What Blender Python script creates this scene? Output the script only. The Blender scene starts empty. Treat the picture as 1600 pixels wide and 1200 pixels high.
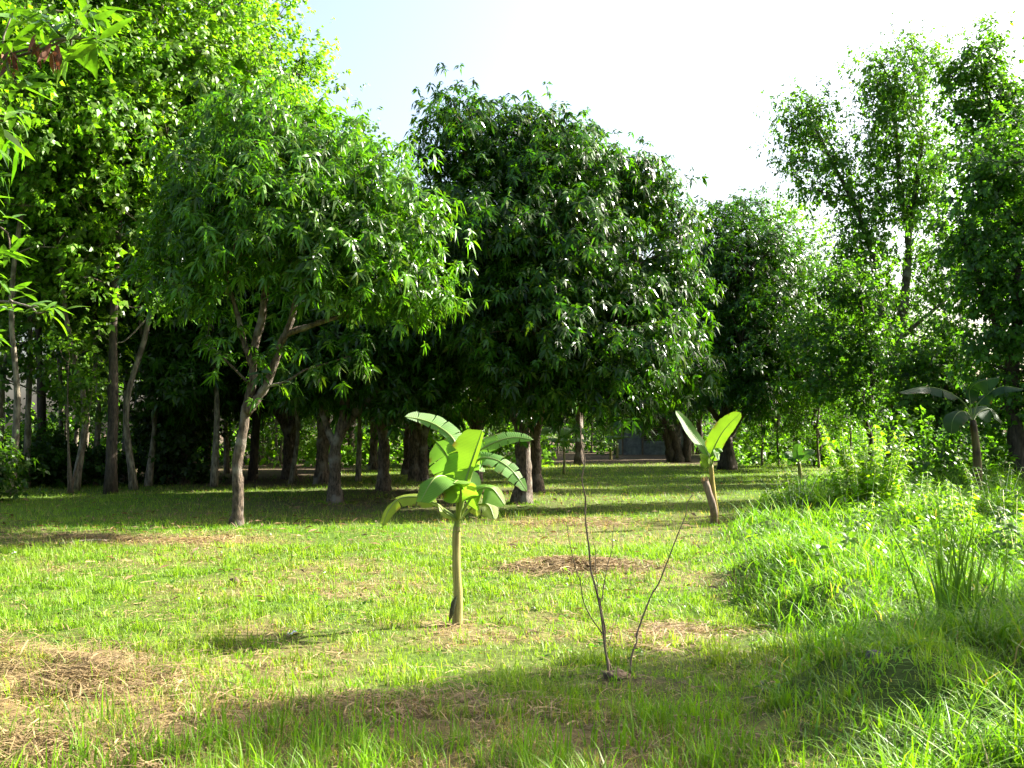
import bpy, math, random
import numpy as np
from mathutils import Vector

rng = np.random.default_rng(11)
random.seed(11)
SC = bpy.context.scene
COL = SC.collection

# ------------------------------------------------------------------ camera
F = 1600.0                       # focal length in pixels of the 1600 px wide photograph
EYE = np.array([0.0, 0.0, 1.55])
PITCH = math.atan(75 / F)
cam = bpy.data.cameras.new('camera')
cam.sensor_width = 36.0
cam.lens = 36.0 * F / 1600.0
cam.clip_end = 2000.0
camo = bpy.data.objects.new('camera', cam)
COL.objects.link(camo)
camo.location = EYE
camo.rotation_euler = (math.pi / 2 + PITCH, 0, 0)
SC.camera = camo

# ------------------------------------------------------------------ sky, sun, exposure
SUN_AZ = math.radians(23)        # from +X (right) towards +Y (away)
SUN_EL = math.radians(35)
sdir = Vector((math.cos(SUN_AZ) * math.cos(SUN_EL), math.sin(SUN_AZ) * math.cos(SUN_EL), math.sin(SUN_EL)))
world = bpy.data.worlds.new('World')
SC.world = world
world.use_nodes = True
wn = world.node_tree.nodes
wl = world.node_tree.links
bg = wn['Background']
sky = wn.new('ShaderNodeTexSky')
sky.sky_type = 'NISHITA'
sky.sun_disc = False
sky.sun_elevation = SUN_EL
sky.sun_rotation = math.pi / 2 - SUN_AZ
sky.air_density = 1.0
sky.dust_density = 5.0
sky.ozone_density = 1.0
wl.new(sky.outputs[0], bg.inputs[0])
bg.inputs[1].default_value = 0.07
sun = bpy.data.lights.new('sun', 'SUN')
sun.energy = 5.0
sun.angle = math.radians(0.5)
sun.color = (1.0, 0.95, 0.85)
suno = bpy.data.objects.new('sun', sun)
COL.objects.link(suno)
suno.rotation_euler = (-sdir).to_track_quat('-Z', 'Y').to_euler()
suno.location = (20, 10, 20)
SC.view_settings.view_transform = 'Standard'
SC.view_settings.look = 'None'
SC.view_settings.gamma = 1.0
SC.view_settings.exposure = 2.55
SC.view_settings.use_curve_mapping = False
SC.render.engine = 'CYCLES'
cy = SC.cycles
cy.max_bounces = 6
cy.diffuse_bounces = 3
cy.glossy_bounces = 2
cy.transmission_bounces = 4
cy.transparent_max_bounces = 4
cy.caustics_reflective = False
cy.caustics_refractive = False
cy.sample_clamp_indirect = 4.0


# ------------------------------------------------------------------ helpers
def at(px, py, d):
    """world point seen at photo pixel (px, py) at distance d along +Y"""
    a = (px - 800) / F
    b = (600 - py) / F
    v = np.array([a, math.cos(PITCH) - b * math.sin(PITCH), math.sin(PITCH) + b * math.cos(PITCH)])
    return EYE + v * (d / v[1])


def ground_d(py):
    return 1.55 * F / (py - 675.0)


def lattice(ix, iy, seed):
    h = (ix.astype(np.int64) * 374761393 + iy.astype(np.int64) * 668265263 + seed * 2147483) & 0x7fffffff
    h = ((h ^ (h >> 13)) * 1274126177) & 0x7fffffff
    return ((h ^ (h >> 16)) & 0xffff) / 65535.0


def noise2(x, y, s, seed=0):
    x = np.asarray(x, float) / s
    y = np.asarray(y, float) / s
    ix = np.floor(x); iy = np.floor(y)
    fx = x - ix; fy = y - iy
    fx = fx * fx * (3 - 2 * fx); fy = fy * fy * (3 - 2 * fy)
    a = lattice(ix, iy, seed); b = lattice(ix + 1, iy, seed)
    c = lattice(ix, iy + 1, seed); d = lattice(ix + 1, iy + 1, seed)
    return (a * (1 - fx) + b * fx) * (1 - fy) + (c * (1 - fx) + d * fx) * fy


def fbm(x, y, s, seed=0):
    return 0.5 * noise2(x, y, s, seed) + 0.3 * noise2(x, y, s * .47, seed + 5) + 0.2 * noise2(x, y, s * .21, seed + 9)


def sstep(a, b, x):
    t = np.clip((x - a) / (b - a), 0, 1)
    return t * t * (3 - 2 * t)


def bump(x, y, cx, cy_, rx, ry):
    return np.exp(-(((x - cx) / rx) ** 2 + ((y - cy_) / ry) ** 2))


# boundary between mown lawn (left of it) and the tall grass on the right
BX = np.array([0., 4.5, 6., 7.6, 11., 14., 17.7, 24., 30., 40., 60.])
BV = np.array([.9, 1.0, 1.5, 2.0, 2.2, 2.8, 3.8, 6.0, 9.5, 16., 30.])


def right_bank(x, y):
    return sstep(-.25, .7, x - np.interp(y, BX, BV) + .5 * (fbm(x, y, 1.3, 3) - .5))


def ground_h(x, y):
    x = np.asarray(x, float); y = np.asarray(y, float)
    h = .10 * (fbm(x, y, 5.0, 1) - .5) + .035 * (fbm(x, y, .8, 2) - .5)
    h = h + (.10 + .22 * fbm(x, y, .5, 8)) * bump(x, y, -3.5, 6.0, 1.3, .7) + .14 * fbm(x, y, .4, 12) * bump(x, y, -2.9, 5.0, .9, .5)
    h = h + .07 * bump(x, y, .75, 11.8, .7, .5) + .05 * bump(x, y, .72, 6.42, .16, .10)
    h = h + right_bank(x, y) * (.06 + .30 * sstep(.35, .75, fbm(x, y, 1.5, 7)))
    return h * (1 - sstep(45, 80, np.hypot(x, y)))


def gz(x, y):
    return float(ground_h(np.array([x]), np.array([y]))[0])


def gpt(px, py):
    """ground point under a pixel"""
    d = ground_d(py)
    p = at(px, py, d)
    p[2] = gz(p[0], p[1])
    return p


class MB:
    """collects vertices, polygons and vertex colours for one mesh"""
    def __init__(s):
        s.V = []; s.L = []; s.T = []; s.C = []; s.n = 0

    def add(s, V, loops, totals, col=None):
        V = np.asarray(V, float).reshape(-1, 3)
        s.V.append(V)
        s.L.append(np.asarray(loops, np.int64).ravel() + s.n)
        s.T.append(np.asarray(totals, np.int64).ravel())
        if col is None:
            col = np.ones((len(V), 4))
        col = np.asarray(col, float)
        if col.ndim == 1:
            col = np.tile(col, (len(V), 1))
        if col.shape[1] == 3:
            col = np.hstack([col, np.ones((len(col), 1))])
        s.C.append(col)
        s.n += len(V)

    def mesh(s, name, mat, origin=(0, 0, 0), smooth=True):
        V = np.concatenate(s.V) - np.asarray(origin, float)
        L = np.concatenate(s.L); T = np.concatenate(s.T); C = np.concatenate(s.C)
        me = bpy.data.meshes.new(name)
        me.vertices.add(len(V)); me.vertices.foreach_set('co', V.astype(np.float32).ravel())
        me.loops.add(len(L)); me.loops.foreach_set('vertex_index', L.astype(np.int32))
        me.polygons.add(len(T))
        st = np.concatenate([[0], np.cumsum(T)[:-1]])
        me.polygons.foreach_set('loop_start', st.astype(np.int32))
        me.polygons.foreach_set('loop_total', T.astype(np.int32))
        me.polygons.foreach_set('use_smooth', np.full(len(T), smooth))
        a = me.color_attributes.new('tint', 'FLOAT_COLOR', 'POINT')
        a.data.foreach_set('color', C.astype(np.float32).ravel())
        me.update(calc_edges=True)
        me.materials.append(mat)
        return me


def link(name, data, parent=None, label=None, cat=None, group=None, kind=None, loc=None):
    o = bpy.data.objects.new(name, data)
    COL.objects.link(o)
    if parent is not None:
        o.parent = parent
    if loc is not None:
        o.location = loc
    tag(o, label, cat, group, kind)
    return o


def tag(o, label=None, cat=None, group=None, kind=None):
    if label: o['label'] = label
    if cat: o['category'] = cat
    if group: o['group'] = group
    if kind: o['kind'] = kind


def empty(name, loc, label, cat, group=None):
    o = link(name, None, None, label, cat, group, None, loc)
    o.empty_display_size = .2
    return o


def copy_tree(root, loc, rotz=0., scale=1., label=None, group=None, tilt=(0, 0)):
    r = root.copy(); COL.objects.link(r)
    r.location = loc; r.rotation_euler = (tilt[0], tilt[1], rotz)
    r.scale = (scale,) * 3 if np.isscalar(scale) else scale
    if label: r['label'] = label
    if group: r['group'] = group
    for ch in root.children:
        c = ch.copy(); COL.objects.link(c); c.parent = r
        for g in ch.children:
            d = g.copy(); COL.objects.link(d); d.parent = c
    return r


def unit(v):
    v = np.asarray(v, float)
    return v / (np.linalg.norm(v, axis=-1, keepdims=True) + 1e-9)


def spline(P, n):
    """Catmull-Rom through P, n samples"""
    P = np.asarray(P, float)
    if len(P) == 2:
        t = np.linspace(0, 1, n)[:, None]
        return P[0] * (1 - t) + P[1] * t
    Q = np.vstack([2 * P[0] - P[1], P, 2 * P[-1] - P[-2]])
    seg = np.linalg.norm(np.diff(P, axis=0), axis=1)
    cum = np.concatenate([[0], np.cumsum(seg)]) / seg.sum()
    out = []
    for u in np.linspace(0, 1, n):
        i = min(int(np.searchsorted(cum, u, 'right')) - 1, len(P) - 2)
        t = (u - cum[i]) / (cum[i + 1] - cum[i] + 1e-9)
        p0, p1, p2, p3 = Q[i], Q[i + 1], Q[i + 2], Q[i + 3]
        out.append(.5 * ((2 * p1) + (-p0 + p2) * t + (2 * p0 - 5 * p1 + 4 * p2 - p3) * t * t + (-p0 + 3 * p1 - 3 * p2 + p3) * t ** 3))
    return np.array(out)


def tube(mb, path, radii, sides=8, rough=0., col=(1, 1, 1), cap=True):
    path = np.asarray(path, float)
    n = len(path)
    radii = np.broadcast_to(np.asarray(radii, float), (n,))
    t = unit(np.gradient(path, axis=0))
    ref = np.array([1., 0, 0]) if abs(t[0][0]) < .8 else np.array([0, 1., 0])
    u = unit(ref - t[0] * np.dot(ref, t[0]))
    V = []
    ang = np.linspace(0, 2 * math.pi, sides, endpoint=False)
    for i in range(n):
        u = unit(u - t[i] * np.dot(u, t[i]))
        w = np.cross(t[i], u)
        r = radii[i] * (1 + rough * rng.normal(size=sides)) if rough else radii[i]
        V.append(path[i] + (np.cos(ang) * r)[:, None] * u + (np.sin(ang) * r)[:, None] * w)
    V = np.concatenate(V)
    i, j = np.meshgrid(np.arange(n - 1), np.arange(sides), indexing='ij')
    a = i * sides + j; b = i * sides + (j + 1) % sides
    quads = np.stack([a, b, b + sides, a + sides], -1).reshape(-1, 4)
    loops = quads.ravel(); tot = np.full(len(quads), 4)
    if cap:
        loops = np.concatenate([loops, np.arange(sides)[::-1], np.arange(sides) + (n - 1) * sides])
        tot = np.concatenate([tot, [sides, sides]])
    mb.add(V, loops, tot, np.array(col, float))


# ------------------------------------------------------------------ materials
def mat_new(name):
    m = bpy.data.materials.new(name)
    m.use_nodes = True
    nt = m.node_tree
    nt.nodes.clear()
    out = nt.nodes.new('ShaderNodeOutputMaterial')
    return m, nt, out


def N(nt, t, **kw):
    n = nt.nodes.new(t)
    for k, v in kw.items():
        setattr(n, k, v)
    return n


def leaf_material(name, rough=.4, spec=.5, trans=.4, tcol=(1.5, 1.35, .35), nscale=8., namp=.3, veins=False):
    """albedo comes with the leaf (attribute), broken up by noise; light passes through as yellow green"""
    m, nt, out = mat_new(name)
    L = nt.links.new
    at_ = N(nt, 'ShaderNodeAttribute', attribute_name='tint')
    tc = N(nt, 'ShaderNodeTexCoord')
    nz = N(nt, 'ShaderNodeTexNoise'); nz.inputs['Scale'].default_value = nscale
    nz.inputs['Detail'].default_value = 1.0
    L(tc.outputs['Object'], nz.inputs['Vector'])
    mr = N(nt, 'ShaderNodeMapRange')
    mr.inputs['To Min'].default_value = 1 - namp; mr.inputs['To Max'].default_value = 1 + namp
    mr.inputs['From Min'].default_value = .25; mr.inputs['From Max'].default_value = .75
    L(nz.outputs[0], mr.inputs[0])
    mu = N(nt, 'ShaderNodeVectorMath', operation='SCALE')
    L(at_.outputs['Color'], mu.inputs[0]); L(mr.outputs[0], mu.inputs['Scale'])
    tr = N(nt, 'ShaderNodeVectorMath', operation='MULTIPLY')
    tr.inputs[1].default_value = tcol
    L(mu.outputs[0], tr.inputs[0])
    pb = N(nt, 'ShaderNodeBsdfPrincipled')
    pb.inputs['Roughness'].default_value = rough
    pb.inputs['Specular IOR Level'].default_value = spec
    L(mu.outputs[0], pb.inputs['Base Color'])
    tl = N(nt, 'ShaderNodeBsdfTranslucent')
    L(tr.outputs[0], tl.inputs[0])
    mx = N(nt, 'ShaderNodeMixShader'); mx.inputs[0].default_value = trans
    L(pb.outputs[0], mx.inputs[1]); L(tl.outputs[0], mx.inputs[2])
    L(mx.outputs[0], out.inputs[0])
    if veins:      # alpha of the attribute runs along the leaf: fine side veins as relief
        mm = N(nt, 'ShaderNodeMath', operation='MULTIPLY'); mm.inputs[1].default_value = 420.0
        L(at_.outputs['Alpha'], mm.inputs[0])
        sn = N(nt, 'ShaderNodeMath', operation='SINE'); L(mm.outputs[0], sn.inputs[0])
        bp = N(nt, 'ShaderNodeBump'); bp.inputs['Strength'].default_value = .35; bp.inputs['Distance'].default_value = .004
        L(sn.outputs[0], bp.inputs['Height'])
        vs = N(nt, 'ShaderNodeMath', operation='MULTIPLY_ADD'); vs.inputs[1].default_value = .09
        L(sn.outputs[0], vs.inputs[0]); L(mr.outputs[0], vs.inputs[2]); L(vs.outputs[0], mu.inputs['Scale'])
        L(bp.outputs[0], pb.inputs['Normal'])
    return m


def rough_material(name, c1, c2, scale=(14, 14, 3), rough=.85, bump_s=.9, dist=.03, patch=None, tint=False):
    m, nt, out = mat_new(name)
    L = nt.links.new
    tc = N(nt, 'ShaderNodeTexCoord')
    mp = N(nt, 'ShaderNodeMapping'); mp.inputs['Scale'].default_value = scale
    L(tc.outputs['Object'], mp.inputs[0])
    nz = N(nt, 'ShaderNodeTexNoise'); nz.inputs['Scale'].default_value = 1.0; nz.inputs['Detail'].default_value = 6; nz.inputs['Roughness'].default_value = .65
    L(mp.outputs[0], nz.inputs['Vector'])
    cr = N(nt, 'ShaderNodeValToRGB')
    cr.color_ramp.elements[0].color = (*c1, 1); cr.color_ramp.elements[0].position = .35
    cr.color_ramp.elements[1].color = (*c2, 1); cr.color_ramp.elements[1].position = .68
    L(nz.outputs[0], cr.inputs[0])
    col = cr.outputs[0]
    if patch:
        n2 = N(nt, 'ShaderNodeTexNoise'); n2.inputs['Scale'].default_value = 2.5; n2.inputs['Detail'].default_value = 3
        L(tc.outputs['Object'], n2.inputs['Vector'])
        c2r = N(nt, 'ShaderNodeValToRGB'); c2r.color_ramp.elements[0].position = .52; c2r.color_ramp.elements[1].position = .62
        L(n2.outputs[0], c2r.inputs[0])
        mx = N(nt, 'ShaderNodeMix', data_type='RGBA')
        mx.inputs['B'].default_value = (*patch, 1)
        L(c2r.outputs[0], mx.inputs[0]); L(col, mx.inputs['A'])
        col = mx.outputs['Result']
    if tint:
        at_ = N(nt, 'ShaderNodeAttribute', attribute_name='tint')
        mv = N(nt, 'ShaderNodeVectorMath', operation='MULTIPLY')
        L(at_.outputs['Color'], mv.inputs[0]); L(col, mv.inputs[1]); col = mv.outputs[0]
    pb = N(nt, 'ShaderNodeBsdfPrincipled'); pb.inputs['Roughness'].default_value = rough
    pb.inputs['Specular IOR Level'].default_value = .25
    L(col, pb.inputs['Base Color'])
    bp = N(nt, 'ShaderNodeBump'); bp.inputs['Strength'].default_value = bump_s; bp.inputs['Distance'].default_value = dist
    L(nz.outputs[0], bp.inputs['Height']); L(bp.outputs[0], pb.inputs['Normal'])
    L(pb.outputs[0], out.inputs[0])
    return m


M_MANGO = leaf_material('mango_leaf', .28, .34, .45, (1.35, 1.6, .25))
M_BROAD = leaf_material('broad_leaf', .42, .38, .55, (1.35, 1.55, .3))
M_GRASS = leaf_material('grass_blade', .5, .35, .48, (1.25, 1.4, .4), 2.0, .25)
M_STRAW = leaf_material('straw', .6, .3, .2, (1.2, 1.0, .7), 9.0, .4)
M_BANANA = leaf_material('banana_leaf', .46, .28, .48, (1.25, 1.35, .4), 5.0, .12, veins=True)
M_RIB = leaf_material('banana_rib', .4, .5, .25, (1.3, 1.2, .5), 6.0, .15)
M_DEAD = leaf_material('withered_leaf', .6, .3, .25, (1.3, .9, .5), 8.0, .3)
M_BARK_MANGO = rough_material('mango_bark', (.02, .015, .011), (.17, .125, .085), (26, 26, 8), bump_s=1.0, dist=.05, patch=(.20, .175, .14))
M_BARK_PALE = rough_material('pale_bark', (.05, .04, .028), (.33, .28, .20), (18, 18, 4), patch=(.09, .075, .05))
M_BARK_DARK = rough_material('dark_bark', (.02, .016, .012), (.10, .075, .05), (14, 14, 4))
M_TWIG = rough_material('twig_bark', (.07, .052, .035), (.24, .18, .12), (60, 60, 12), dist=.003)
M_STEM = rough_material('banana_stem', (.16, .12, .045), (.34, .32, .10), (60, 60, 3.0), rough=.5, bump_s=.4, dist=.006, tint=True, patch=(.10, .065, .03))
M_SOIL = rough_material('soil', (.05, .033, .02), (.16, .11, .065), (20, 20, 20))
M_STONE = rough_material('stone', (.06, .055, .045), (.15, .14, .115), (22, 22, 22), dist=.006)
M_PAPER = rough_material('pale_paper', (.55, .54, .50), (.8, .79, .75), (30, 30, 30), dist=.003)
M_WALL = rough_material('weathered_render', (.11, .11, .11), (.24, .24, .235), (3, 3, 3), dist=.01)
M_WOOD = rough_material('weathered_timber', (.09, .065, .045), (.26, .19, .13), (45, 45, 5), dist=.006)
M_TIN = rough_material('rusted_tin', (.12, .06, .035), (.24, .20, .17), (3, 3, 3), rough=.6)


def ground_material():
    m, nt, out = mat_new('earth_and_turf')
    L = nt.links.new
    at_ = N(nt, 'ShaderNodeAttribute', attribute_name='tint')
    tc = N(nt, 'ShaderNodeTexCoord')
    nz = N(nt, 'ShaderNodeTexNoise'); nz.inputs['Scale'].default_value = 9; nz.inputs['Detail'].default_value = 8; nz.inputs['Roughness'].default_value = .7
    L(tc.outputs['Object'], nz.inputs['Vector'])
    mr = N(nt, 'ShaderNodeMapRange'); mr.inputs['From Min'].default_value = .3; mr.inputs['From Max'].default_value = .7
    mr.inputs['To Min'].default_value = .55; mr.inputs['To Max'].default_value = 1.4
    L(nz.outputs[0], mr.inputs[0])
    mu = N(nt, 'ShaderNodeVectorMath', operation='SCALE')
    L(at_.outputs['Color'], mu.inputs[0]); L(mr.outputs[0], mu.inputs['Scale'])
    pb = N(nt, 'ShaderNodeBsdfPrincipled'); pb.inputs['Roughness'].default_value = .95
    pb.inputs['Specular IOR Level'].default_value = .1
    L(mu.outputs[0], pb.inputs['Base Color'])
    bp = N(nt, 'ShaderNodeBump'); bp.inputs['Strength'].default_value = .9; bp.inputs['Distance'].default_value = .03
    L(nz.outputs[0], bp.inputs['Height']); L(bp.outputs[0], pb.inputs['Normal'])
    L(pb.outputs[0], out.inputs[0])
    return m


# ------------------------------------------------------------------ zones of the field
def dryness(x, y):
    """0 green turf .. 1 dead straw"""
    d = sstep(.40, .62, fbm(x, y, 2.2, 21)) * .6 + .4 * sstep(.4, .65, fbm(x, y, .55, 25))
    left = sstep(1.0, -3.0, x) * sstep(10.5, 5.0, y)
    mid = bump(x, y, -.6, 7.6, 2.4, 2.6)
    d = d * (.60 + .1 * left + .3 * mid) + .08 * mid
    brk = .35 + 1.1 * sstep(.35, .6, fbm(x, y, .42, 97))
    d = d + brk * (.9 * bump(x, y, -3.6, 6.2, 1.1, .75) + .9 * bump(x, y, -2.9, 5.0, .75, .5) + .3 * bump(x, y, -.6, 5.8, .6, .35))
    d = d + brk * (.9 * bump(x, y, .75, 11.8, .8, .6) + .8 * bump(x, y, .9, 17.6, 1.0, .9) + .7 * bump(x, y, -5.8, 14.6, 2.2, .5))
    d = d + .7 * bump(x, y, 1.2, 8.0, .5, .5) + .5 * bump(x, y, .1, 5.0, 1.3, .6)
    d = d + .5 * sstep(.42, .6, fbm(x, y, .8, 29)) * bump(x, y, -.4, 4.9, 2.2, .8)
    d = d * (1 - .95 * right_bank(x, y)) * (1 - .5 * sstep(16, 22, y))
    return np.clip(d, 0, 1)


def bareness(x, y):
    """bare earth and leaf litter"""
    b = sstep(45, 52, y + 5 * (fbm(x, y, 6, 31) - .5)) * sstep(16, 9, x)
    b = np.maximum(b, .8 * bump(x, y, -2.6, 22.5, 3.0, 2.2))
    b = np.maximum(b, .9 * bump(x, y, -1.9, 26.5, 3.5, 2.5))
    b = np.maximum(b, sstep(25.5, 28, y + .35 * x + 2 * (fbm(x, y, 3, 33) - .5)) * sstep(-4.5, -7.5, x))
    b = np.maximum(b, .8 * bump(x, y, .72, 6.42, .35, .16))
    return np.clip(b, 0, 1)


# ------------------------------------------------------------------ ground
def build_ground():
    def axis(lo, hi, step, far):
        a = np.arange(lo, hi + 1e-6, step)
        g = step * np.cumprod(np.full(40, 1.22))
        up = hi + np.cumsum(g); up = up[up < far]
        dn = lo - np.cumsum(g); dn = dn[dn > -far]
        return np.concatenate([dn[::-1], a, up])
    xs = axis(-14, 14, .2, 700); ys = axis(1, 34, .2, 700)
    X, Y = np.meshgrid(xs, ys)
    x = X.ravel(); y = Y.ravel()
    V = np.stack([x, y, ground_h(x, y)], 1)
    nx, ny = len(xs), len(ys)
    i, j = np.meshgrid(np.arange(ny - 1), np.arange(nx - 1), indexing='ij')
    a = i * nx + j
    q = np.stack([a, a + 1, a + nx + 1, a + nx], -1).reshape(-1, 4)
    dr = dryness(x, y)[:, None]; br = bareness(x, y)[:, None]; rb = right_bank(x, y)[:, None]
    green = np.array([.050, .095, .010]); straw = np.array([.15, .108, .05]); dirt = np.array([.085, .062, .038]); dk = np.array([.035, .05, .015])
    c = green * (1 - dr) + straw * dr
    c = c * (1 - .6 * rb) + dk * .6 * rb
    c = c * (1 - br) + dirt * br
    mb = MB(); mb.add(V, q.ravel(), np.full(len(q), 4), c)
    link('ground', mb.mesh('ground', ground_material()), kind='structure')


build_ground()


# ------------------------------------------------------------------ grass
def blades(mb, P, h, w, lean, az, col, k=3, tipc=1.15):
    """curved tapering blades. P (n,3); k stations of pairs + tip"""
    n = len(P)
    side = np.stack([np.cos(az), np.sin(az), np.zeros(n)], 1)
    la = az + math.pi / 2 + rng.normal(0, .5, n)
    ld = np.stack([np.cos(la), np.sin(la), np.zeros(n)], 1)
    V = np.zeros((n, 2 * k - 1, 3)); C = np.zeros((n, 2 * k - 1, 4)); C[..., 3] = 1
    ts = np.linspace(0, 1, k)
    for i, t in enumerate(ts):
        c = P + ld * (h * lean * t * t)[:, None]
        c[:, 2] += h * t * (1 - .45 * lean * t)
        ww = w * (1 - t ** 1.6) * .5
        shade = 1 + (tipc - 1) * t
        if i < k - 1:
            V[:, 2 * i] = c - side * ww[:, None]; V[:, 2 * i + 1] = c + side * ww[:, None]
            C[:, 2 * i, :3] = col * shade; C[:, 2 * i + 1, :3] = col * shade
        else:
            V[:, 2 * k - 2] = c; C[:, 2 * k - 2, :3] = col * shade
    base = (np.arange(n) * (2 * k - 1))[:, None]
    pat = []; tot = []
    for i in range(k - 2):
        pat += [2 * i, 2 * i + 1, 2 * i + 3, 2 * i + 2]; tot.append(4)
    pat += [2 * k - 4, 2 * k - 3, 2 * k - 2]; tot.append(3)
    loops = (base + np.array(pat)[None]).ravel()
    mb.add(V.reshape(-1, 3), loops, np.tile(tot, n), C.reshape(-1, 4))


def field_points(n, d0, d1, power, margin=1.3):
    """points spread over the visible wedge; areal density falls with distance**power"""
    u = rng.random(n)
    e = 2 - power
    d = (d0 ** e + u * (d1 ** e - d0 ** e)) ** (1 / e)
    x = (rng.random(n) * 2 - 1) * (.52 * d + margin)
    return x, d


G_GREEN = np.array([.135, .27, .014]); G_YEL = np.array([.25, .315, .03]); G_DRY = np.array([.40, .315, .14]); G_DEEP = np.array([.06, .17, .012])


def grass_colour(x, y, n, dr):
    r = rng.random(n)[:, None]
    tone = fbm(x, y, 1.7, 41)[:, None]
    c = G_GREEN * (1 - tone) + G_YEL * tone
    c = c * (1 - .35 * r) + G_DEEP * .35 * r
    isdry = (rng.random(n) < dr * .7)[:, None]
    c = np.where(isdry, G_DRY * (.7 + .5 * r), c)
    c = c * (.66 + .45 * rng.random(n)[:, None])
    return c, np.where(isdry[:, 0], .55, 1.)


def build_lawn():
    mb = MB()
    # near turf
    x, y = field_points(338000, 4.0, 14, 1.25)
    dr = dryness(x, y); br = bareness(x, y); rb = right_bank(x, y)
    tuft = sstep(.42, .68, fbm(x, y, .28, 51))
    keep = rng.random(len(x)) < (1 - .85 * br) * (1 - .45 * dr) * (.35 + .65 * tuft) * (1 - .7 * rb)
    x, y, dr, tuft = x[keep], y[keep], dr[keep], tuft[keep]
    n = len(x)
    h = (.022 + .065 * tuft + .025 * rng.random(n)) * (1 + .35 * sstep(9, 4.5, y)) * rng.gamma(6, 1 / 6, n)
    w = .005 * (1 + .09 * (y - 4)) * rng.uniform(.7, 1.4, n)
    P = np.stack([x, y, ground_h(x, y) - .004], 1)
    c, hs = grass_colour(x, y, n, dr)
    blades(mb, P, h * hs, w, rng.uniform(.1, 1.2, n) / hs, rng.uniform(0, 2 * math.pi, n), c, 3)
    # farther turf, coarser
    x, y = field_points(150000, 13, 54, 1.1, 2)
    dr = dryness(x, y); br = bareness(x, y); rb = right_bank(x, y)
    keep = rng.random(len(x)) < (1 - .93 * br) * (1 - .4 * dr) * (1 - .6 * rb)
    x, y, dr = x[keep], y[keep], dr[keep]
    n = len(x)
    h = (.05 + .07 * rng.random(n)) * (1 + .8 * sstep(.55, .75, fbm(x, y, 1.1, 52)))
    w = .008 * (1 + .04 * (y - 13))
    P = np.stack([x, y, ground_h(x, y) - .004], 1)
    blades(mb, P, h, w, rng.uniform(.1, .9, n), rng.uniform(0, 2 * math.pi, n), grass_colour(x, y, n, dr)[0], 2)
    link('lawn_grass', mb.mesh('lawn_grass', M_GRASS), label='short sunlit yellow green grass of the open lawn', cat='grass', kind='stuff')

    # taller loose tufts standing up out of the turf
    mb = MB()
    cx, cy_ = field_points(5200, 4.2, 20, 1.1, .6)
    wt = np.exp(-((cy_ - 4.9) / 1.2) ** 2) * (.25 + .7 * sstep(.45, .6, fbm(cx, cy_, 1.0, 63))) + .45 * sstep(.45, .65, fbm(cx, cy_, 1.4, 61))
    keep = (rng.random(len(cx)) < wt) & (right_bank(cx, cy_) < .4) & (bump(cx, cy_, -3.4, 6.0, 1.5, .8) < .45)
    cx, cy_ = cx[keep], cy_[keep]
    # a line of fresh blades along the shade edge of the trees
    ex = rng.uniform(-9, .5, 260); ey = 16.2 + .25 * ex * 0 + rng.normal(0, .35, 260)
    cx = np.concatenate([cx, ex]); cy_ = np.concatenate([cy_, ey])
    for (tx, ty, tr, k) in ((-4.62, 16.9, .2, 40), (-3.9, 22.5, .25, 40), (.21, 22.5, .3, 45), (-.46, 8.33, .1, 12), (3.4, 17.1, .15, 20)):
        a = rng.uniform(0, 6.28, k); rr = tr + rng.random(k) * .25
        cx = np.concatenate([cx, tx + np.cos(a) * rr]); cy_ = np.concatenate([cy_, ty + np.sin(a) * rr])
    m = rng.integers(5, 16, len(cx))
    ci = np.repeat(np.arange(len(cx)), m)
    n = len(ci)
    x = cx[ci] + rng.normal(0, .045, n); y = cy_[ci] + rng.normal(0, .045, n)
    hh = rng.uniform(.5, 1.0, len(cx))[ci] * rng.uniform(.5, 1.1, n)
    h = hh * (.19 * sstep(7, 4.6, y) + .10)
    w = np.full(n, .008) * rng.uniform(.6, 1.5, n)
    P = np.stack([x, y, ground_h(x, y) - .005], 1)
    c = (G_GREEN * .9)[None] * rng.uniform(.75, 1.25, (n, 1)) + np.array([.02, .02, 0]) * rng.random((n, 1))
    blades(mb, P, h, w, rng.uniform(.05, .9, n), rng.uniform(0, 2 * math.pi, n), c, 4)
    link('grass_tufts', mb.mesh('grass_tufts', M_GRASS), label='taller fresh green blades standing up out of the lawn', cat='grass', kind='stuff')


def build_tall_grass():
    mb = MB()
    x, y = field_points(108000, 4.0, 34, 1.35, 2.0)
    lo = np.interp(y, BX, BV) - .4; hi = np.maximum(.52 * y + 2.0, lo + 2.5)
    x = lo + rng.random(len(x)) * (hi - lo)
    rb = right_bank(x, y)
    clump = sstep(.3, .75, fbm(x, y, .7, 71))
    keep = (rng.random(len(x)) < rb * (.6 + .4 * clump)) & (x < 22)
    x, y, rb, clump = x[keep], y[keep], rb[keep], clump[keep]
    n = len(x)
    h = (.10 + .24 * clump + .10 * sstep(.5, .75, fbm(x, y, 1.8, 73))) * rng.gamma(7, 1 / 7, n) * (.55 + .45 * rb) * (1 + .25 * sstep(1, 4, x - np.interp(y, BX, BV)))
    w = (.0075 + .0005 * y) * rng.uniform(.6, 1.5, n)
    P = np.stack([x, y, ground_h(x, y) - .01], 1)
    r = rng.random((n, 1))
    c = np.array([.165, .285, .012]) * (1 - r) + np.array([.075, .195, .010]) * r
    c = np.where(rng.random((n, 1)) < .02, G_DRY * .8, c) * rng.uniform(.75, 1.25, (n, 1))
    blades(mb, P, h, w, rng.uniform(.3, 1.7, n), rng.uniform(0, 2 * math.pi, n), c, 4)
    link('tall_grass', mb.mesh('tall_grass', M_GRASS), label='lush knee high green grass covering the bank on the right', cat='grass', kind='stuff')


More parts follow.
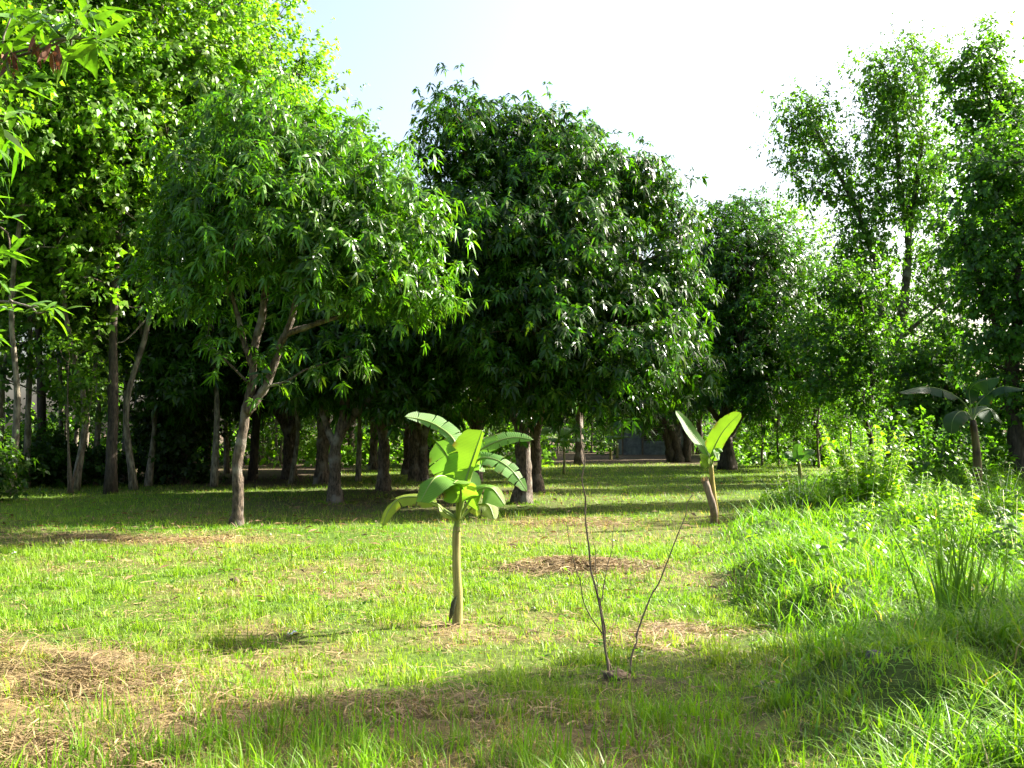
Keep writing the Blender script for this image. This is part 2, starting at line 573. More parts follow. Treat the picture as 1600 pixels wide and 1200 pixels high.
def straw_bits(mb, x, y, ln, zmax, dark=0.):
    k = rng.random(len(x)) < .12 + .88 * sstep(.38, .56, fbm(x, y, .42, 97))
    x, y, ln = x[k], y[k], ln[k]
    n = len(x)
    az = rng.uniform(0, 2 * math.pi, n)
    tilt = rng.normal(0, .18, n)
    dirv = np.stack([np.cos(az), np.sin(az), tilt], 1)
    sd = np.stack([-np.sin(az), np.cos(az), rng.normal(0, .3, n)], 1)
    z = ground_h(x, y) + rng.random(n) * zmax + .006
    c0 = np.stack([x, y, z], 1)
    w = (.0026 + .0003 * y) * rng.uniform(.5, 1.9, n)
    V = np.zeros((n, 6, 3))
    for i, t in enumerate((-.5, 0, .5)):
        c = c0 + dirv * (ln * t)[:, None]
        c[:, 2] += (.25 - t * t) * ln * rng.uniform(.0, .35, n)
        c[:, :2] += sd[:, :2] * (t * t * ln * rng.normal(0, .25, n))[:, None]
        c[:, 2] = np.maximum(c[:, 2], ground_h(c[:, 0], c[:, 1]) + .003)
        V[:, 2 * i] = c - sd * (w * .5)[:, None]; V[:, 2 * i + 1] = c + sd * (w * .5)[:, None]
    base = (np.arange(n) * 6)[:, None]
    loops = (base + np.array([0, 1, 3, 2, 2, 3, 5, 4])[None]).ravel()
    r = rng.random((n, 1))
    c = (np.array([.40, .29, .135]) * (1 - r) + np.array([.17, .12, .058]) * r) * rng.uniform(.7, 1.2, (n, 1)) * (1 - dark)
    mb.add(V.reshape(-1, 3), loops, np.full(2 * n, 4), np.repeat(c, 6, 0))


def build_straw():
    mb = MB()
    n = 19000
    x = rng.normal(-3.45, .62, n); y = rng.normal(6.1, .5, n)
    straw_bits(mb, x, y, rng.uniform(.04, .26, n), .07, .30)
    n = 6000
    x = rng.normal(-2.75, .45, n); y = rng.normal(5.0, .3, n)
    straw_bits(mb, x, y, rng.uniform(.04, .22, n), .05, .25)
    link('straw_heap', mb.mesh('straw_heap', M_STRAW), label='heap of cut dry brown straw lying at the left edge', cat='straw', kind='stuff')
    mb = MB()
    for (cx, cy_, sx, sy, n, dk) in ((.75, 11.8, .42, .32, 3200, .3), (.95, 17.6, .6, .5, 1600, .2), (-5.9, 14.6, 1.5, .3, 2600, .1), (1.15, 8.0, .3, .35, 1300, .1), (-.7, 5.8, .45, .2, 1100, .1)):
        straw_bits(mb, rng.normal(cx, sx, n), rng.normal(cy_, sy, n), rng.uniform(.05, .25, n), .035, dk)
    n = 900
    straw_bits(mb, rng.normal(.68, .16, n), rng.normal(6.42, .12, n), rng.uniform(.015, .07, n), .02, .55)
    link('straw_patches', mb.mesh('straw_patches', M_STRAW), label='thin brown patches of dead cut grass on the lawn', cat='straw', kind='stuff')
    mb = MB()
    x, y = field_points(60000, 4.1, 16, 1.1, 1)
    keep = rng.random(len(x)) < .15 + .85 * dryness(x, y)
    keep &= right_bank(x, y) < .5
    x, y = x[keep], y[keep]
    straw_bits(mb, x, y, rng.uniform(.03, .14, len(x)), .03, .1)
    link('dry_clippings', mb.mesh('dry_clippings', M_STRAW), label='dry straw coloured clippings scattered through the short lawn', cat='straw', kind='stuff')


def build_litter():
    mb = MB()
    x, y = field_points(5200, 7, 34, .6, 1)
    near = bump(x, y, -2.5, 22.5, 5.0, 4.0) + bump(x, y, -6, 17, 3.5, 2) + .12
    k = (rng.random(len(x)) < near) & (right_bank(x, y) < .3)
    x, y = x[k], y[k]
    n = len(x)
    az = rng.uniform(0, 6.28, n); L = rng.uniform(.035, .09, n) * sstep(3, 14, y) + .01
    dv = np.stack([np.cos(az), np.sin(az), rng.normal(0, .25, n)], 1) * L[:, None]
    sv = np.stack([-np.sin(az), np.cos(az), rng.normal(0, .3, n)], 1) * (L * rng.uniform(.18, .3, n))[:, None]
    c = np.stack([x, y, ground_h(x, y) + .03 + rng.random(n) * .04], 1)
    V = np.stack([c - dv, c - sv + [0, 0, .012], c, c + sv + [0, 0, .012], c + dv], 1)
    loops = (np.arange(n)[:, None] * 5 + np.array([0, 2, 1, 1, 2, 4, 0, 3, 2, 2, 3, 4])[None]).ravel()
    r = rng.random((n, 1))
    col = np.array([.24, .15, .07]) * (1 - r) + np.array([.08, .05, .028]) * r
    mb.add(V.reshape(-1, 3), loops, np.full(4 * n, 3), np.repeat(col, 5, 0))
    link('fallen_leaves', mb.mesh('fallen_leaves', M_STRAW), label='brown fallen leaves scattered under and in front of the mango trees', cat='leaves', kind='stuff')


# ------------------------------------------------------------------ leaf clusters and tree crowns
def leaf_tpl(leaves, length, width, stations, spread, along=0., fold=.25, curl=.2):
    """a cluster of leaves round the local +Z axis. returns verts, s (0..1 along leaf), leaf id, loops, totals"""
    V = []; S = []; I = []; Lp = []; T = []
    prof = [np.sin(math.pi * min(t ** .8, 1)) for t in stations]
    for q in range(leaves):
        a = q * 2.399 + rng.normal(0, .3)
        th = rng.uniform(*spread)
        ln = length * rng.uniform(.7, 1.15); wd = width * rng.uniform(.8, 1.15)
        d = np.array([math.sin(th) * math.cos(a), math.sin(th) * math.sin(a), math.cos(th)])
        sd = unit(np.cross(d, [0, 0, 1.]) + rng.normal(0, .25, 3))
        nr = np.cross(sd, d)
        off = np.array([0, 0, along * (rng.random() - .7)])
        b = len(V)
        V.append(off + d * .01); S.append(0.); I.append(q)
        for t, p in zip(stations, prof):
            c = off + d * ln * t - nr * ln * curl * t * t
            V.append(c - sd * wd * p * .5 + nr * wd * fold * .5 * p); V.append(c + sd * wd * p * .5 + nr * wd * fold * .5 * p)
            S += [t, t]; I += [q, q]
        c = off + d * ln - nr * ln * curl
        V.append(c); S.append(1.); I.append(q)
        k = len(stations)
        Lp += [b, b + 2, b + 1]; T.append(3)
        for i in range(k - 1):
            Lp += [b + 1 + 2 * i, b + 2 + 2 * i, b + 4 + 2 * i, b + 3 + 2 * i]; T.append(4)
        Lp += [b + 2 * k - 1, b + 2 * k, b + 2 * k + 1]; T.append(3)
    return np.array(V), np.array(S), np.array(I), np.array(Lp), np.array(T)


TPL_MANGO = [leaf_tpl(11, .185, .05, (.3, .68), (.5, 1.9), .12, .25, .2) for _ in range(5)]
TPL_MANGO_MID = [leaf_tpl(11, .185, .058, (.45,), (.5, 1.9), .12, .25, .2) for _ in range(6)]
TPL_MANGO_FAR = [leaf_tpl(10, .21, .065, (.45,), (.5, 1.75), .12, .25, .1) for _ in range(4)]
TPL_BROAD = [leaf_tpl(8, .17, .115, (.42,), (.6, 1.9), .35, .2, .15) for _ in range(5)]
TPL_SMALL = [leaf_tpl(10, .10, .06, (.42,), (.4, 1.8), .35, .2, .15) for _ in range(4)]
TPL_WEED = [leaf_tpl(7, .11, .06, (.35, .7), (.7, 1.7), .2, .25, .25) for _ in range(4)]


def scatter(mb, tpls, P, A, scale, droop, col, var=.25, yel=.15):
    """place leaf clusters at P with axes A"""
    n = len(P)
    pick = rng.integers(0, len(tpls), n)
    A = unit(A)
    for k, (tv, ts, ti, tl, tt) in enumerate(tpls):
        m = np.where(pick == k)[0]
        if not len(m): continue
        z = A[m]
        r = unit(rng.normal(size=(len(m), 3)))
        x = unit(np.cross(r, z)); y = np.cross(z, x)
        sc = scale[m] if not np.isscalar(scale) else np.full(len(m), scale)
        W = (x[:, None, :] * tv[None, :, 0:1] + y[:, None, :] * tv[None, :, 1:2] + z[:, None, :] * tv[None, :, 2:3]) * sc[:, None, None]
        W[:, :, 2] -= (droop * sc)[:, None] * (ts ** 1.6)[None]
        W += P[m][:, None, :]
        b = (1 + rng.normal(0, var, len(m)))[:, None] * (1 + rng.normal(0, .18, (len(m), ti.max() + 1))[:, ti])
        b = np.clip(b, .45, 1.8)[..., None]
        yy = np.clip(rng.normal(0, yel, (len(m), ti.max() + 1)), 0, 1)[:, ti][..., None]
        c0 = col[m] if np.ndim(col) == 2 else np.asarray(col)[None]
        C = c0[:, None, :] * b * (1 - yy) + np.array([.17, .21, .03]) * yy
        nv = len(tv)
        loops = (np.arange(len(m))[:, None] * nv + tl[None]).ravel()
        mb.add(W.reshape(-1, 3), loops, np.tile(tt, len(m)), C.reshape(-1, 3))


def crown_points(blobs, n_clump, per, sigma, shell=.55):
    """clump centres spread through the shells of overlapping ellipsoids; leaf cluster positions round them"""
    w = np.array([b[1][0] * b[1][1] + b[1][0] * b[1][2] for b in blobs]); w = w / w.sum()
    cen = []; out = []
    tot = np.array([b[0] for b in blobs]).mean(0)
    for b, ww in zip(blobs, w):
        k = max(1, int(round(n_clump * ww)))
        d = unit(rng.normal(size=(k, 3)))
        rad = shell + (1 - shell) * rng.random(k) ** .6
        p = np.array(b[0]) + d * rad[:, None] * np.array(b[1])
        cen.append(p); out.append(unit(d * np.array(b[1])[None] ** -1 + .35 * unit(p - tot)))
    cen = np.concatenate(cen); out = np.concatenate(out)
    ci = np.repeat(np.arange(len(cen)), per)
    off = rng.normal(size=(len(ci), 3)) * sigma * np.array([1, 1, .75])
    return cen, out, ci, cen[ci] + off, off


def grow(name, root_loc, trunk_paths, blobs, n_clump, per, sigma, tpls, leafmat, barkmat, col, scale=1., droop=.1,
         twig=.018, sides=10, label='', cat='tree', group=None, shell=.55, var=.25, yel=.12, limbs=True, crown_name='crown', limb_r=None):
    """tree in world coordinates: trunk_paths = [(points, r0, r1)], crown blobs = [(centre, radii)]"""
    root = empty(name, root_loc, label, cat, group)
    mb = MB()
    nodes = []
    for (P, r0, r1) in trunk_paths:
        n = max(8, int(len(P) * 5))
        sp = spline(P, n)
        t = np.linspace(0, 1, n)
        r = r0 + (r1 - r0) * t
        if P is trunk_paths[0][0]:
            r = r * (1 + .45 * np.exp(-t * n * .55))
            sp[0, 2] -= .12
        tube(mb, sp, r * (1 + rng.normal(0, .05, n)), sides, .075)
        nodes.append(sp[len(sp) // 3:])
    top = np.array(trunk_paths[0][0][-1])
    base_r = trunk_paths[0][2]
    allc = np.array([b[0] for b in blobs])
    if limbs:
        for b in blobs:
            c = np.array(b[0])
            nd = np.concatenate(nodes)
            dd = np.linalg.norm(nd - c, axis=1) + .9 * np.maximum(0, nd[:, 2] - c[2] + .2)
            s = nd[dd.argmin()]
            if np.linalg.norm(c - s) < .4: continue
            mid = (s + c) / 2 + rng.normal(0, .10, 3) * np.linalg.norm(c - s) + np.array([0, 0, -.06 * np.linalg.norm(c - s)])
            sp = spline([s, mid, c], 9)
            lr = limb_r or max(.03, base_r * .55)
            tube(mb, sp, np.linspace(lr, lr * .35, 9), 6, .05)
            nodes.append(sp[2:])
    nd = np.concatenate(nodes)
    cen, out, ci, pos, off = crown_points(blobs, n_clump, per, sigma, shell)
    for c in cen:
        dd = np.linalg.norm(nd - c, axis=1) + .7 * np.maximum(0, nd[:, 2] - c[2])
        s = nd[dd.argmin()]
        L = np.linalg.norm(c - s)
        mid = (s + c) / 2 + rng.normal(0, .10, 3) * L
        tube(mb, spline([s, mid, c], 4), np.array([1, .75, .5, .25]) * twig * min(1.6, .6 + .5 * L), 4, cap=False)
    trunk = link('trunk', mb.mesh(name + '_trunk', barkmat, root_loc), root)
    mb = MB()
    A = out[ci] * .55 + unit(off) * .5 + np.array([0, 0, .45]) + rng.normal(0, .25, pos.shape)
    scatter(mb, tpls, pos, A, scale * rng.uniform(.6, 1.3, len(pos)), droop, np.array(col), var, yel)
    link(crown_name, mb.mesh(name + '_crown', leafmat, root_loc), root, kind='stuff')
    return root


def pxblobs(lst, d):
    """(px, py, radius px, depth offset m) -> world ellipsoids at distance d"""
    o = []
    for (x, y, r, dz) in lst:
        rr = r * (d + dz) / F
        o.append((at(x, y, d + dz), (rr, rr * 1.05, rr * .95)))
    return o


def pxpath(lst, d):
    return [at(p[0], p[1], d + (p[2] if len(p) > 2 else 0)) for p in lst]


C_MANGO = (.030, .088, .007)
C_MANGO_L = (.060, .150, .014)
C_BROAD = (.118, .245, .022)
C_BROAD_D = (.058, .140, .016)


def build_mangos():
    # big one in the middle
    d = 22.5
    b = gpt(815, 785)
    grow('mango_tree', b, [
        ([b, *pxpath([(818, 730), (816, 690), (822, 640), (835, 560, .3), (850, 470, .5)], d)], .19, .09),
        (pxpath([(818, 690), (800, 640, .3), (760, 560, .6), (735, 470, .6)], d), .12, .05),
        (pxpath([(822, 650), (870, 590, -.4), (930, 520, -.6), (985, 450, -.5)], d), .11, .05),
        (pxpath([(826, 620), (900, 600, -1.0), (980, 580, -1.4)], d), .08, .04)],
        pxblobs([(735, 205, 72, 0), (800, 215, 72, .4), (870, 245, 85, -.5), (945, 262, 72, 0), (1000, 305, 66, .6), (1035, 345, 45, 0), (1005, 410, 75, -1.0), (880, 380, 115, -1.2),
                 (760, 350, 110, -.8), (690, 300, 60, .5), (1040, 500, 62, -.6), (1065, 560, 48, -.3), (960, 530, 100, -1.8), (840, 520, 115, -1.6), (730, 490, 95, -.6),
                 (800, 590, 70, -1.2), (925, 600, 62, -1.6), (1010, 600, 50, -1.2), (700, 590, 60, .5), (860, 300, 110, 1.8), (900, 480, 130, 2.2), (760, 450, 100, 2.2)], d),
        560, 25, .32, TPL_MANGO_MID, M_MANGO, M_BARK_MANGO, C_MANGO, 1.0, .11, .02, shell=.45, var=.35, yel=.16,
        label='large dense dome shaped mango tree standing behind the banana plant in the centre', group='mango trees in the orchard')
    # lighter one on the left with wavy pale trunk
    d = ground_d(822)
    b = gpt(370, 822)
    grow('mango_tree', b, [
        ([b, *pxpath([(372, 773), (371, 723), (380, 673), (384, 640), (394, 600), (398, 540), (409, 500), (416, 440), (425, 360), (432, 270)], d)], .094, .04),
        (pxpath([(384, 645), (400, 625), (417, 600), (433, 557), (445, 525), (480, 511), (515, 499), (562, 486), (610, 460)], d), .08, .018),
        (pxpath([(440, 535), (455, 500), (470, 440), (500, 380), (540, 320)], d), .06, .025),
        (pxpath([(395, 575), (380, 530), (372, 495), (355, 440), (330, 380)], d), .055, .02),
        (pxpath([(413, 605), (447, 596), (473, 580), (502, 570), (545, 557)], d), .026, .005),
        (pxpath([(390, 600), (363, 573), (335, 545), (318, 537)], d), .028, .010)],
        pxblobs([(420, 215, 80, 0), (500, 235, 75, .2), (570, 270, 68, 0), (610, 320, 55, -.3), (420, 320, 95, -.7), (520, 350, 90, -.6), (610, 400, 62, -.4), (645, 440, 42, -.3),
                 (570, 420, 60, -.7), (480, 405, 62, -.8), (330, 300, 75, .1), (300, 390, 60, .2), (365, 405, 62, -.5), (300, 440, 45, 0), (430, 250, 95, 1.4), (560, 380, 80, 1.2), (690, 440, 22, -.4), (270, 320, 50, .6), (265, 420, 50, .8), (640, 350, 40, 0), (360, 180, 50, .5),
                 (330, 505, 14, 0), (362, 545, 6, -.3), (415, 575, 5, -.3), (575, 480, 24, -.1), (630, 470, 32, -.4), (545, 558, 7, 0), (600, 480, 16, -.2)], d),
        262, 16, .32, TPL_MANGO, M_MANGO, M_BARK_MANGO, C_MANGO_L, .95, .11, .018, shell=.2, var=.35, yel=.2,
        label='mango tree with a thin wavy pale trunk and open sunlit crown at the left', group='mango trees in the orchard')
    # second trunk between them, shaded crown
    d = ground_d(785)
    b = gpt(522, 785)
    m2 = grow('mango_tree', b, [
        ([b, *pxpath([(524, 740), (524, 700), (535, 665), (540, 620), (545, 560)], d)], .15, .08),
        (pxpath([(534, 672), (555, 645), (585, 615), (625, 570)], d), .10, .04),
        (pxpath([(524, 700), (505, 650), (495, 600), (480, 560)], d), .08, .03)],
        pxblobs([(560, 520, 90, 0), (630, 500, 80, .5), (500, 540, 75, .3), (590, 580, 70, -.4), (640, 590, 55, 0), (520, 460, 80, .6), (600, 420, 90, 1), (470, 590, 45, 0)], d),
        190, 20, .3, TPL_MANGO_FAR, M_MANGO, M_BARK_MANGO, C_MANGO, 1.05, .10, .02,
        label='shaded mango tree forking low between the left and the central mango trees', group='mango trees in the orchard')
    # darker trunks farther in, copies of the shaded one
    for (px, py, rot, s, lab) in (
            (838, 768, 2.1, 1.05, 'dark thick trunked mango tree close behind the central mango trunk'),
            (600, 768, 4.0, 1.1, 'dark mango tree with straight trunk left of the banana plant, deep in shade'),
            (660, 752, .8, 1.1, 'shaded mango tree in the second row behind the banana leaves'),
            (745, 750, 5.0, 1.1, 'shaded mango tree of the second row right behind the banana leaves'),
            (450, 748, 3.0, 1.15, 'shaded mango tree behind the pale wavy trunk'),
            (905, 727, 1.4, 1.35, 'far dark mango tree behind the tall bare twig')):
        copy_tree(m2, gpt(px, py), rot, s * 1.02, lab)
    for i, dd in enumerate((31, 36, 42, 49, 57)):
        for j in range(5):
            x = -9.5 + 4.0 * j + 1.8 * (i % 2) + rng.normal(0, .5); y = dd + rng.normal(0, .8)
            if x / y > .05 or (-.31 < x / y < -.235 and y < 48): continue
            copy_tree(m2, (x, y, gz(x, y)), rng.uniform(0, 6.28), rng.uniform(1.05, 1.35), 'dark mango tree deep in the shaded rows of the orchard', 'mango trees deep in the orchard')
    for (x, y, q) in ((13.5, 63, 1.5), (17.5, 68, 1.6), (13., 71, 1.5), (17., 57, 1.4), (21., 64, 1.6), (9.8, 60.5, 1.3)):  # added trees, placed to deepen the shade round the shed
        copy_tree(m2, (x, y, 0), rng.uniform(0, 6.28), q, 'mango tree added behind the rounded mango to shade the shed', 'mango trees added to shade the shed')
    copy_tree(m2, (9.2, 8.55, gz(9.2, 8.55)), 1.0, (.72, .66, 1.22), 'dense mango tree just outside the right edge that shades the foreground grass', 'mango trees in the orchard')
    # rounded one on the right, farther away
    d = ground_d(735)
    b = gpt(1135, 735)
    grow('mango_tree', b, [([b, *pxpath([(1136, 700), (1132, 660), (1140, 600), (1150, 520)], d)], .30, .16),
                           (pxpath([(1134, 690), (1165, 640), (1200, 590)], d), .16, .08), (pxpath([(1134, 670), (1105, 630), (1090, 590)], d), .14, .07)],
         pxblobs([(1130, 370, 58, 0), (1180, 345, 48, .5), (1110, 430, 52, 0), (1170, 430, 80, -1.5), (1105, 520, 50, -.5), (1160, 540, 80, -1.6), (1215, 430, 55, 0), (1225, 520, 65, -.8),
                  (1110, 600, 48, -1), (1180, 610, 50, -1.2), (1235, 590, 50, -.5), (1160, 480, 90, 2)], d),
         360, 19, .42, TPL_MANGO_FAR, M_MANGO, M_BARK_DARK, C_MANGO, 1.15, .10, .03,
         label='dense rounded dark mango tree beyond the small banana plant on the right', group='mango trees in the orchard')
    # multi stemmed one by the shed
    d = ground_d(722)
    b = gpt(1060, 722)
    grow('mango_tree', b, [([b, *pxpath([(1058, 700), (1050, 675), (1035, 650)], d)], .28, .16), ([gpt(1048, 722), *pxpath([(1044, 690), (1035, 665), (1015, 640)], d)], .24, .12),
                           ([gpt(1072, 722), *pxpath([(1074, 690), (1072, 660), (1080, 630)], d)], .24, .14)],
         pxblobs([(1040, 600, 70, 0), (980, 590, 60, 1), (1090, 590, 60, 0), (1040, 540, 60, 0), (1000, 620, 40, -1), (960, 550, 60, 3)], d),
         110, 16, .55, TPL_MANGO_FAR, M_MANGO, M_BARK_DARK, C_MANGO, 1.3, .10, .03,
         label='three stemmed dark mango tree in front of the grey shed', group='mango trees in the orchard')


def forest_proto(name, H, crown_lo, R, seed, bark, col, n_clump=190, per=15, label='', group=None, tpl=None, sc=1., lean=.5, r0=.08):
    st = np.random.default_rng(seed)
    top = np.array([st.normal(0, lean), st.normal(0, lean), H * .93])
    P = [np.zeros(3), np.array([st.normal(0, .15), st.normal(0, .15), H * .15]), np.array([st.normal(0, .3), st.normal(0, .3), H * .32]), np.array([st.normal(0, .25) + top[0] * .4, st.normal(0, .25) + top[1] * .4, H * .62]), top]
    bl = []
    nb = 11
    for i in range(nb):
        t = (i + .5) / nb
        z = H * (crown_lo + (1 - crown_lo) * t)
        r = R * (.55 + .6 * math.sin(math.pi * min(1, .15 + t * .85))) * st.uniform(.65, 1.1)
        a = i * 2.4 + st.normal(0, .4)
        rr = R * .75 * (1 - .55 * t)
        bl.append((np.array([math.cos(a) * rr + top[0] * t, math.sin(a) * rr + top[1] * t, z]), (r * .8, r * .8, r * .62)))
    for i in range(2):       # low leafy side branches
        a = st.uniform(0, 6.28); z = H * crown_lo * st.uniform(.5, .95)
        bl.append((np.array([math.cos(a) * 1.0, math.sin(a) * 1.0, z]), (.6, .6, .4)))
    return grow(name, (0, 0, 0), [(P, r0, r0 * .35)], bl, int(n_clump * .9), per, .48, tpl or TPL_BROAD, M_BROAD, bark, col, sc, .05, .016, 8, label, 'tree', group, .25, .35, .2)


def build_forest():
    gl = 'slender trees of the wood on the left'
    protos = []
    spec = [(15.5, .46, 1.9, 101, M_BARK_PALE, C_BROAD, 240), (14.0, .42, 1.7, 102, M_BARK_PALE, (.125, .235, .020), 220), (16.5, .46, 2.1, 103, M_BARK_DARK, C_BROAD, 250), (12.0, .28, 1.8, 104, M_BARK_PALE, C_BROAD_D, 200)]
    rows = [  # pixel x of the trunk, distance, proto, scale, rotation, label
        (18, 25.0, 0, 1.0, .3, 'slender pale trunked tree at the left edge of the wood'),
        (118, 27.0, 1, 1.05, 1.7, 'slim pale trunk with bright sapling leaves at its foot'),
        (174, 26.0, 2, 1.0, 2.9, 'thickest grey trunk in the left wood, its top sunlit'),
        (211, 27.5, 1, 1.1, 4.2, 'thin trunk lit along its right side next to the thickest grey trunk'),
        (300, 31.0, 0, 1.0, 5.2, 'slightly leaning pale trunk above the black bush'),
        (355, 38.0, 3, 1.1, 1.1, 'short pale trunk seen in the sunny opening left of the wavy mango trunk'),
        (395, 33.0, 2, 1.0, 2.2, 'tall sunlit tree rising behind the left mango crown to the top of the picture'),
        (455, 31.0, 1, .88, 1.2, 'sunlit tree top showing above the left mango crown'),
        (560, 32.0, 3, .95, 4.4, 'pale green tree top between the left and the central mango crowns'),
        (335, 29.0, 0, 1.02, 0.6, 'tall tree right of the leaning pale trunk, its crown touching the top edge'),
        (232, 29.5, 1, 1.0, 2.0, 'thin pale trunk between the lit trunk and the black rounded bush'),
        (4, 28.0, 1, 1.0, 5.6, 'thin pale trunk right at the left edge of the picture'),
        (322, 35.0, 3, 1.2, 3.1, 'slim trunk behind the left side of the wavy mango trunk'),
        (195, 32.5, 3, 1.15, 4.9, 'slim dim trunk right behind the thickest grey trunk'),
        (42, 28.5, 3, 1.1, 5.0, 'thin trunk just right of the leftmost pale trunk'),
        (92, 33.0, 1, 1.0, 2.6, 'thin dim trunk left of the sapling in the sun fleck'),
        (147, 30.0, 0, .95, .2, 'thin dark trunk left of the thickest grey trunk'),
        (268, 36.0, 1, 1.0, 3.9, 'dim trunk directly behind the black rounded bush'),
        (66, 31.0, 2, 1.0, 3.3, 'dark straight trunk between the two leftmost pale trunks'),
        (243, 34.0, 3, 1.15, .9, 'dim dark trunk right of the thin lit trunk in the wood')]
    for i, (H, lo, R, sd, bk, c, nc) in enumerate(spec):
        px, dd, k, s, ro, lab = rows[[0, 1, 2, 5][i]]
        p = forest_proto('forest_tree', H, lo, R, sd, bk, c, nc, 11, lab, gl, r0=.13 if i == 2 else .08)
        q = at(px, 700, dd); q[2] = gz(q[0], q[1])
        p.location = q; p.rotation_euler = (0, 0, ro); p.scale = (s,) * 3
        protos.append(p)
    for j, (px, dd, k, s, ro, lab) in enumerate(rows):
        if j in (0, 1, 2, 5): continue
        q = at(px, 700, dd); q[2] = gz(q[0], q[1])
        copy_tree(protos[k], q, ro, s, lab, gl)
    # the body of the wood behind them
    deep = 'slender tree among many alike deep inside the wood on the left'
    for k in range(58):
        dd = rng.uniform(30, 62)
        px = rng.uniform(-260, 470) if k < 46 else rng.uniform(440, 760)
        if k >= 46: dd = rng.uniform(48, 70)
        if 330 < px < 480 and dd < 46: dd += 16
        q = at(px, 700, dd); q[2] = gz(q[0], q[1])
        hs = rng.uniform(.85, 1.15) if px < 380 else rng.uniform(.7, .85)
        copy_tree(protos[rng.integers(0, 4)], q, rng.uniform(0, 6.28), hs, deep, gl)
    # left, nearer and outside the frame: closes the wood towards the viewer
    for (x, y, k, s) in ((-13.5, 20.5, 1, .95), (-15.5, 16.5, 3, 1.0)):
        copy_tree(protos[k], (x, y, gz(x, y)), rng.uniform(0, 6.28), s, 'slender tree at the wood edge cut off by the left side of the view' if k == 1 else 'nearest slender tree of the wood, just outside the left side of the view', gl)
    # far belt beyond the orchard and shed
    far = 'distant leafy tree closing the view beyond the orchard'
    for k in range(34):
        px = rng.uniform(640, 1500); dd = rng.uniform(72, 95)
        q = at(px, 700, dd); q[2] = 0
        hs = .62 if px > 1250 else .8
        copy_tree(protos[[1, 3][k % 2]], q, rng.uniform(0, 6.28), hs * rng.uniform(.8, 1.1), far, 'distant trees beyond the orchard')
    return protos


